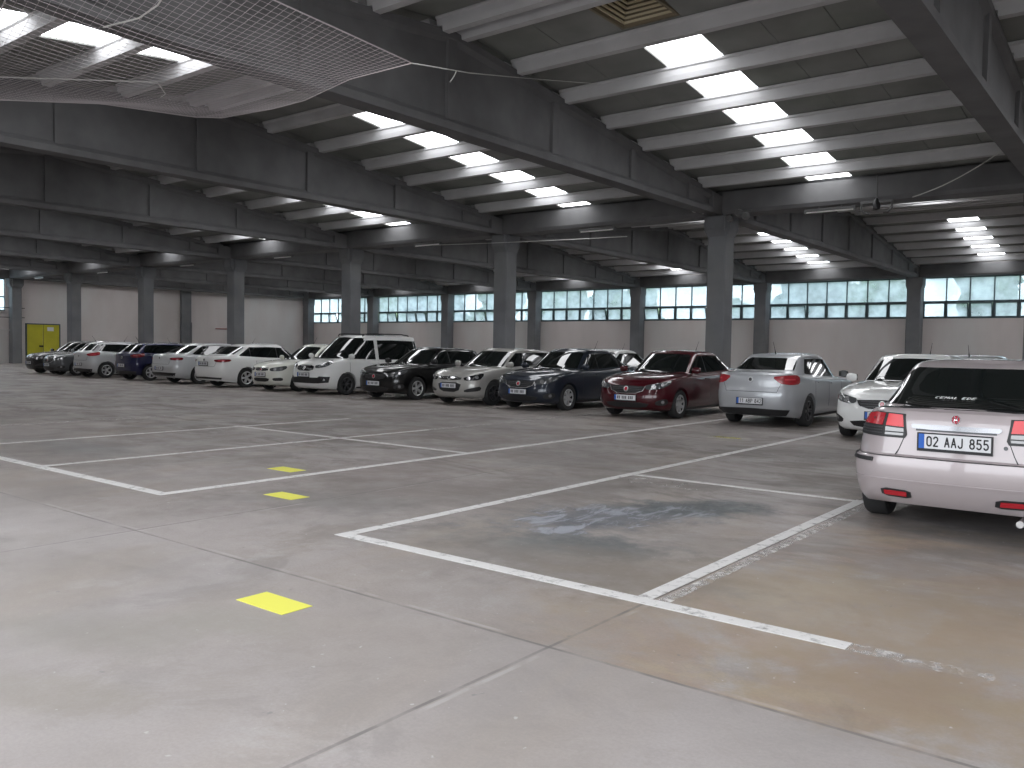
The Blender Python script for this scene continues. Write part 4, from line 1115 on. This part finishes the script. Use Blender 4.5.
def rear_sedan(sp, S, root, lights, plate_z, text=None, badge_z=.93, lm='red', low=.36, bm_='alloydark', platex=.0, lip=None):
    for o in S.sym('taillight', lm, 'cr', lights, off=.008, rnd=1):
        cx = sum(p[0] for p in lights)/len(lights); cz = sum(p[1] for p in lights)/len(lights)
        sg = 1 if o.data.vertices[0].co.y > 0 else -1
        S('reversing_lamp', 'redmid', 'cr', [(sg*(cx-.12), cz-.015), (sg*(cx+.10), cz-.01), (sg*(cx+.10), cz+.018), (sg*(cx-.12), cz+.015)], off=.013, th=.008, parent=o)
    zt = lip or .70
    S('trunk_seam', 'black', 'cr', [(-.52, zt), (.52, zt), (.52, zt+.008), (-.52, zt+.008)], off=.002, th=.004)
    S.sym('trunk_seam', 'black', 'cr', [(.52, zt), (.60, .88), (.607, .88), (.527, zt)], off=.002, th=.004)
    S('rear_valance', 'black', 'cr', [(-.74, low-.12), (.74, low-.12), (.78, low), (0, low+.02), (-.78, low)], off=.006)
    if badge_z: badge(S, 'cr', badge_z, .05, bm_, 'trimdull')
    plate(root, sp['xT']-.018+platex, plate_z, -1, text)

def mk(W, H, xN, xT, xf, xr, rw, sh, crown, gh, **k):
    d = dict(W=W, H=H, xN=xN, xT=xT, xf=xf, xr=xr, rw=rw, shoulder=sh, crown=crown, gh=gh); d.update(k); return d
SP_EGEA = mk(1.79, 1.48, 2.20, -2.33, 1.32, -1.32, .315,
    [(2.25, .70), (2.05, .79), (1.7, .86), (1.2, .92), (.8, .945), (0, .955), (-1, .985), (-1.7, 1.03), (-2.2, 1.05), (-2.35, 1.0)],
    [(2.25, .02), (1.9, .06), (1.0, .07), (.5, .05), (-1.4, .03), (-2.35, .03)],
    dict(fb=1.02, ft=.22, rt=-1.10, rb=-1.95, wb=.80, wt=.60, xm=-.3, B=-.12, Q=-1.13, rq=.50, D=-.98), antenna=-1.15, wheel='seven')
SP_TOLEDO = mk(1.71, 1.46, 2.16, -2.32, 1.30, -1.30, .315,
    [(2.2, .70), (2.0, .79), (1.2, .92), (.8, .94), (0, .955), (-1, .99), (-1.7, 1.05), (-2.2, 1.075), (-2.35, 1.03)],
    [(2.2, .02), (1.8, .05), (.9, .05), (-1.4, .03), (-2.35, .03)],
    dict(fb=1.0, ft=.22, rt=-1.12, rb=-1.98, wb=.775, wt=.59, xm=-.3, B=-.12, rq=.62, D=-.98), antenna=-1.0, wheel='dark', mirror='black')
SP_SKODA = mk(1.86, 1.47, 2.35, -2.48, 1.42, -1.42, .33,
    [(2.4, .70), (2.2, .79), (1.3, .92), (.9, .945), (0, .96), (-1, .99), (-1.9, 1.04), (-2.35, 1.06), (-2.5, 1.0)],
    [(2.4, .02), (1.9, .05), (1.0, .05), (-1.4, .03), (-2.5, .03)],
    dict(fb=1.1, ft=.30, rt=-1.25, rb=-2.20, wb=.83, wt=.63, xm=-.4, B=-.12, Q=-1.2, rq=.55, D=-1.05), wheel='five')
SP_LINEA = mk(1.73, 1.49, 2.18, -2.35, 1.30, -1.30, .30,
    [(2.25, .71), (2.05, .80), (1.3, .92), (.9, .95), (0, .96), (-1, .985), (-1.9, 1.03), (-2.35, 1.0)],
    [(2.25, .02), (1.8, .06), (1.0, .06), (-1.4, .03), (-2.35, .03)],
    dict(fb=1.0, ft=.25, rt=-1.10, rb=-1.9, wb=.78, wt=.60, xm=-.3, B=-.12, rq=.55, D=-.98), wheel='multi', antenna=.1)
SP_ASTRA = mk(1.75, 1.46, 2.12, -2.12, 1.30, -1.31, .315,
    [(2.2, .72), (2.0, .81), (1.3, .92), (.9, .94), (0, .96), (-1, .99), (-1.8, 1.02), (-2.12, 1.0)],
    [(2.2, .02), (1.8, .06), (1.0, .06), (-1.4, .02), (-2.15, .02)],
    dict(fb=1.05, ft=.28, rt=-1.60, rb=-2.02, wb=.79, wt=.61, xm=-.3, B=-.10, Q=-1.15, rq=.28, D=-.98, cr=.12), wheel='dark')
SP_MEGANE = mk(1.81, 1.45, 2.18, -2.18, 1.33, -1.34, .32,
    [(2.25, .74), (2.05, .83), (1.3, .94), (.9, .955), (0, .965), (-1, 1.0), (-1.9, 1.04), (-2.2, 1.0)],
    [(2.2, .02), (1.8, .05), (1.0, .05), (-1.4, .02), (-2.15, .02)],
    dict(fb=1.05, ft=.25, rt=-1.60, rb=-2.05, wb=.81, wt=.61, xm=-.3, B=-.10, Q=-1.15, rq=.30, D=-.98, cr=.12), wheel='five', mirror='black')
SP_HATCH = mk(1.75, 1.46, 2.02, -2.02, 1.22, -1.28, .315,
    [(2.1, .74), (1.9, .84), (1.2, .94), (.9, .96), (0, .98), (-1, 1.02), (-1.8, 1.06), (-2.05, 1.04)],
    [(2.1, .02), (1.8, .05), (1.0, .05), (-1.4, .02), (-2.05, .02)],
    dict(fb=1.05, ft=.30, rt=-1.50, rb=-1.95, wb=.79, wt=.61, xm=-.3, B=-.10, rq=.42, D=-.95, cr=.12), wheel='five', antenna=-1.3)
SP_VAN = mk(1.81, 1.80, 2.14, -2.24, 1.22, -1.50, .32,
    [(2.2, .78), (2.05, .90), (1.5, 1.0), (1.1, 1.06), (.6, 1.05), (0, 1.03), (-1.2, 1.04), (-2.3, 1.05)],
    [(2.2, .03), (1.8, .07), (1.2, .07), (.5, .03), (-2.3, .01)],
    dict(fb=1.42, ft=.55, rt=-2.0, rb=-2.17, wb=.85, wt=.70, xm=-.8, B=-.02, rq=.22, D=-1.05, cr=.05, n=5.0, arc=.012, belt=.02), wheel='dark', gap=.05, pillar=.07)
CIV_RR = [.12, .055, .01, 0.0, .012, .07, .085, .10, .125, .16]
SP_CIVIC = mk(1.73, 1.435, 2.15, -2.25, 1.27, -1.35, .30,
    [(2.2, .64), (2.0, .74), (1.3, .87), (.9, .92), (0, .94), (-1, .965), (-1.8, 1.01), (-2.1, 1.035), (-2.3, 1.03)],
    [(2.2, .02), (1.8, .05), (.9, .05), (-1.4, .03), (-2.3, .02)],
    dict(fb=1.0, ft=.25, rt=-.92, rb=-1.80, wb=.765, wt=.62, xm=-.3, B=-.12, rq=.55, D=-.98, cr=.08, n=8), wheel='multi', rr=CIV_RR,
    fr=[(0, .90, .13), (.08, .955, .06), (.25, .99, .015), (.44, 1, 0), (.49, 1.0, .0), (.52, .985, .012), (.80, .945, .03), (.92, .90, .07), (.98, .87, .11), (1, .85, .15)],
    customrear=True, zbr=.26, cr=.09, n=8.5)

P = {
 'white': carpaint('white_paint', (.72, .72, .71), rough=.3), 'cream': carpaint('warm_white_paint', (.66, .66, .60), rough=.3),
 'red': carpaint('dark_red_paint', (.050, .002, .006), .25, .3), 'blue': carpaint('grey_blue_paint', (.017, .022, .034), .45, .35),
 'navy': carpaint('navy_paint', (.005, .007, .045), .3, .3), 'black': carpaint('black_paint', (.003, .003, .0035), .1, .3),
 'silver': carpaint('silver_paint', (.40, .41, .43), .55, .34), 'beige': carpaint('beige_silver_paint', (.38, .37, .35), .55, .34),
 'grey': carpaint('grey_paint', (.33, .34, .35), .5, .34), 'dkgrey': carpaint('dark_grey_paint', (.08, .085, .09), .5, .34),
 'champ': carpaint('champagne_silver_paint', (.37, .325, .330), .35, .38), 'pearl': carpaint('light_silver_paint', (.52, .53, .54), .5, .34)}

def car(sp, X, Yn, face, paint, label, cat='car', front=None, rear=None, group=None, rnd=0):
    """Yn: world y of the end that faces the camera; face -1 nose to camera, +1 tail to camera"""
    name = 'van' if sp is SP_VAN else 'car'
    if face < 0: y0 = Yn+sp['xN']; rz = -math.pi/2
    else: y0 = Yn-sp['xT']; rz = math.pi/2
    root = empty(name, (X, y0, 0), rz+rnd); tag(root, label, 'van' if name == 'van' else cat, group)
    pm = P[paint]
    body, bvh = build_body(sp, pm, root); S = Stamper(sp, root, bvh)
    glass(sp, S); common(sp, S, root, pm)
    if front: front(sp, S, root)
    if rear: rear(sp, S, root)
    return root, S

# front row, from the right
car(SP_EGEA, -3.82, 14.85, -1, 'white', 'white saloon facing the camera, partly hidden by the near silver car', front=lambda a, b, c: front_egea(a, b, c))
TL_T = [(.44, 1.00), (.66, 1.03), (.94, 1.045), (1.05, 1.0), (1.03, .87), (.80, .845), (.58, .87)]
car(SP_TOLEDO, -6.62, 16.1, 1, 'silver', 'silver saloon with its tail to the camera, dark antenna and red tail lights',
    rear=lambda a, b, c: rear_sedan(a, b, c, TL_T, .52, '11 ABP 842', .94))
car(SP_EGEA, -9.38, 16.0, -1, 'red', 'dark red saloon facing the camera beside the silver saloon', front=lambda a, b, c: front_egea(a, b, c))
car(SP_EGEA, -12.33, 16.0, -1, 'blue', 'dark grey-blue saloon facing the camera beside the red one', front=lambda a, b, c: front_egea(a, b, c))
car(SP_ASTRA, -14.65, 16.1, -1, 'beige', 'beige-silver hatchback facing the camera between the black and blue cars', front=front_hatch)
car(SP_MEGANE, -17.45, 16.1, -1, 'black', 'glossy black hatchback facing the camera beside the white van', front=lambda a, b, c: front_egea(a, b, c, chrome=False))
car(SP_VAN, -20.35, 16.0, -1, 'white', 'tall white van with black roof rails facing the camera', front=front_van)
car(SP_LINEA, -22.75, 16.2, -1, 'cream', 'cream-white saloon facing the camera left of the white van', front=front_linea)
car(SP_SKODA, -25.6, 16.0, 1, 'white', 'white liftback with its tail to the camera and slim red tail lights',
    rear=lambda a, b, c: rear_sedan(a, b, c, [(.50, .93), (.70, .95), (1.06, .96), (1.04, .88), (.80, .84), (.56, .86)], .80, None, .92, 'reddark', low=.34, platex=-.005))
car(SP_SKODA, -28.75, 16.2, 1, 'pearl', 'light grey saloon, tail to the camera, beside the dark blue hatchback',
    rear=lambda a, b, c: rear_sedan(a, b, c, [(.56, .93), (.78, .95), (1.02, .95), (1.0, .86), (.80, .84), (.58, .86)], .56, None, .92, 'reddark', low=.40))
def rear_hatch(lights, pz, lm='reddark'):
    return lambda a, b, c: rear_sedan(a, b, c, lights, pz, None, .88, lm, low=.36, platex=0)
TL_H = [(.52, .96), (.72, 1.00), (1.04, 1.06), (1.06, .94), (.84, .88), (.62, .88)]
car(SP_HATCH, -31.85, 16.4, 1, 'navy', 'dark navy blue hatchback with its tail to the camera', rear=rear_hatch(TL_H, .58))
car(SP_HATCH, -35.1, 16.3, 1, 'pearl', 'white-silver hatchback with dark red tail lights near the yellow door', rear=rear_hatch(TL_H, .55, 'red'))
car(SP_EGEA, -37.7, 16.2, -1, 'dkgrey', 'dark grey saloon facing the camera near the yellow door', front=lambda a, b, c: front_egea(a, b, c))
car(SP_ASTRA, -39.95, 16.4, -1, 'black', 'black hatchback at the far left end of the row', front=front_hatch)
# back row behind the columns' line
car(SP_EGEA, -3.75, 20.6, 1, 'pearl', 'pale saloon roof showing behind the white saloon facing the camera')
car(SP_EGEA, -14.55, 21.2, -1, 'white', 'white saloon of the back row, seen between the blue and red cars')
car(SP_LINEA, -33.6, 21.4, -1, 'white', 'white saloon of the back row, seen behind the cream-white saloon')
car(SP_HATCH, -38.6, 21.6, 1, 'dkgrey', 'dark hatchback of the back row behind the navy hatchback')
car(SP_HATCH, -41.5, 21.6, 1, 'red', 'dark red hatchback of the back row behind the grey saloon')

M['clear'] = mat('clear_tail_lens', (.16, .155, .155), .15, metal=.3, coat=1)
M['strip'] = mat('boot_strip_chrome', (.22, .22, .23), .2, metal=1)
# the near silver car at the right edge
def rear_civic(sp, S, root):
    g = sp['gh']; zsf = smooth_interp(sp['shoulder'])
    z1 = 1.03; zt = sp['H']-.075
    S('rear_window', 'glasscar', 'r', [(-.69, z1+.01), (.69, z1+.01), (.60, zt-.03), (.55, zt), (-.55, zt), (-.60, zt-.03)], th=.01, cell=.04)
    S('painted_deck_reflection', 'trimblack', 't', [(-1.72, -.67), (-1.72, .67), (-1.88, .65), (-1.98, .58), (-2.05, .40), (-2.07, 0), (-2.05, -.40), (-1.98, -.58), (-1.88, -.65)], off=.006, th=.02, label='dark reflection painted on the boot edge under the rear window')  # gloss black sheet stands in for the dark reflection on the silver deck
    for sg in (1, -1):
        m_ = lambda pl: [(sg*a, b) for a, b in pl]
        o = S('taillight', 'black', 'cr', m_([(.435, .985), (.70, .995), (.82, .975), (.90, .80), (.60, .79), (.415, .79), (.40, .82)]), off=.008)
        S('tail_lens', 'redbright', 'cr', m_([(.455, .975), (.575, .98), (.575, .885), (.43, .88)]), off=.013, th=.008, parent=o, label='bright red lens')
        S('tail_lens', 'red', 'cr', m_([(.60, .98), (.70, .985), (.805, .965), (.845, .89), (.60, .885)]), off=.013, th=.008, parent=o, label='dark red lens')
        S('clear_lens', 'clear', 'cr', m_([(.43, .87), (.575, .875), (.575, .84), (.425, .84)]), off=.013, th=.008, parent=o); S('clear_lens', 'clear', 'cr', m_([(.425, .83), (.575, .83), (.575, .81), (.43, .81)]), off=.013, th=.008, parent=o)
        for z in (.868, .845, .822): S('lens_bar', 'alloydark', 'cr', m_([(.60, z-.006), (.86, z-.006), (.85, z+.004), (.60, z+.004)]), off=.013, th=.008, parent=o)
        S('bumper_moulding', 'black', 'cr', m_([(.60, .585), (.60, .615), (1.05, .625), (1.05, .595)]), off=.012, th=.02, cell=.04)
        r_ = S('reflector_frame', 'black', 'cr', m_([(.33, .30), (.33, .365), (.56, .37), (.56, .305)]), off=.008, rnd=1)
        S('reflector', 'red', 'cr', m_([(.365, .315), (.365, .352), (.535, .355), (.535, .318)]), off=.014, th=.008, parent=r_)
        S('trunk_seam', 'black', 'cr', m_([(.418, .80), (.425, .80), (.475, .65), (.468, .65)]), off=.002, th=.004)
    S('bumper_seam', 'black', 'cr', [(-.95, .636), (.95, .636), (.95, .641), (-.95, .641)], off=.002, th=.004)
    S('bumper_crease', P['champ'], 'cr', [(-.80, .44), (.80, .44), (.80, .452), (-.80, .452)], off=.010, th=.012)
    S('painted_strip_shadow', 'alloydark', 'cr', [(-.33, .86), (-.33, .875), (.33, .875), (.33, .86)], off=.004, th=.004)  # shade below the chrome strip, painted as a thin dark band
    S('chrome_strip', 'strip', 'cr', [(-.35, .874), (-.37, .892), (-.36, .912), (.36, .912), (.37, .892), (.35, .874)], off=.022, th=.027, label='chrome handle strip over the number plate')
    # emblem: letter in a rounded frame on a red ground
    b = S('badge', 'chrome', 'cr', circ(0, .962, .038, ry=.034), off=.010, th=.02)
    S('emblem', 'badge', 'cr', circ(0, .962, .033, ry=.029), off=.013, th=.006, parent=b)
    for y in (-.013, .013): S('emblem_letter', 'chrome', 'cr', [(y-.004, .944), (y+.004, .944), (y+.004, .981), (y-.004, .981)], off=.016, th=.004, parent=b)
    S('emblem_letter', 'chrome', 'cr', [(-.013, .959), (.013, .959), (.013, .966), (-.013, .966)], off=.016, th=.004, parent=b)
    S('trunk_lock', 'alloydark', 'cr', circ(-.395, .765, .016), off=.006, th=.01)
    h, n = S.ray('cr', (0, .785))
    plate(root, h.x-.022, .783, -1, '02 AAJ 855', h=.118, tilt=R(-4))
    h, n = S.ray('r', (.13, 1.10)); 
    ang = math.atan2(n.z, -n.x)
    t = text_mesh('CEMAL EDE', .034, M['sticker'], 'window_sticker', root, (h.x-.012, -.12, h.z+.0), (0, 0, 0), xs=1.35, ext=.0005, shear=.25)
    zax = Vector((n.x, 0, n.z)).normalized(); xax = Vector((0, -1, 0)); yax = zax.cross(xax)
    mw_ = Matrix((xax, yax, zax)).transposed().to_4x4(); mw_.translation = Vector((h.x, .13, h.z))+zax*.012
    t.matrix_local = mw_
    MB().tube([(sp['xT']+.30, -.48, .20), (sp['xT']+.02, -.48, .20)], .028, 10).build('exhaust_pipe', M['chrome'], root, smooth=True)
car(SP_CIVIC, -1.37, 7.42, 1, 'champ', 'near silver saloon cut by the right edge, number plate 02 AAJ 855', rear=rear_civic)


# ------------------------------------------------------------------ world, lights, camera
w = bpy.data.worlds.new('overcast_sky'); SC.world = w; w.use_nodes = True
bg = w.node_tree.nodes['Background']; bg.inputs['Color'].default_value = (.90, .95, 1.0, 1); bg.inputs['Strength'].default_value = 5.3
def portal(x, y, z, sx, sy, rot):
    l = bpy.data.lights.new('sky_portal', 'AREA'); l.shape = 'RECTANGLE'; l.size = sx; l.size_y = sy; l.cycles.is_portal = True
    o = bpy.data.objects.new('sky_portal', l); COL.objects.link(o); o.location = (x, y, z); o.rotation_euler = rot
portal((XR-11.5)/2, YA-.44, 2.95, 11.5+XR, 5.9, (R(90), 0, 0))              # open front, faces +y
portal((GIRD[0]+GIRD[8])/2, YC+.2, (ZT+ZB)/2, 63, 2.0, (R(-90), 0, 0))
cam = bpy.data.cameras.new('camera'); co = bpy.data.objects.new('camera', cam); COL.objects.link(co)
FPX = 849.08; yaw, pit, rol = R(38.0187), R(2.4203), R(.9431)
cam.sensor_width = 36; cam.lens = FPX/1024*36; cam.clip_end = 400
fw = Vector((-math.sin(yaw)*math.cos(pit), math.cos(yaw)*math.cos(pit), -math.sin(pit)))
rt = Vector((math.cos(yaw), math.sin(yaw), 0)); up = rt.cross(fw)
# roll: horizon drops to the right in the picture -> camera turned counter-clockwise
rt2 = rt*math.cos(rol)+up*math.sin(rol)
up2 = up*math.cos(rol)-rt*math.sin(rol)
mw = Matrix((rt2, up2, -fw)).transposed().to_4x4(); mw.translation = (0, 0, 1.48)
co.matrix_world = mw
SC.camera = co
vs = SC.view_settings; vs.view_transform = 'Standard'; vs.look = 'None'; vs.gamma = 1; vs.use_curve_mapping = False; vs.exposure = -0.1
SC.cycles.max_bounces = 8; SC.cycles.diffuse_bounces = 5
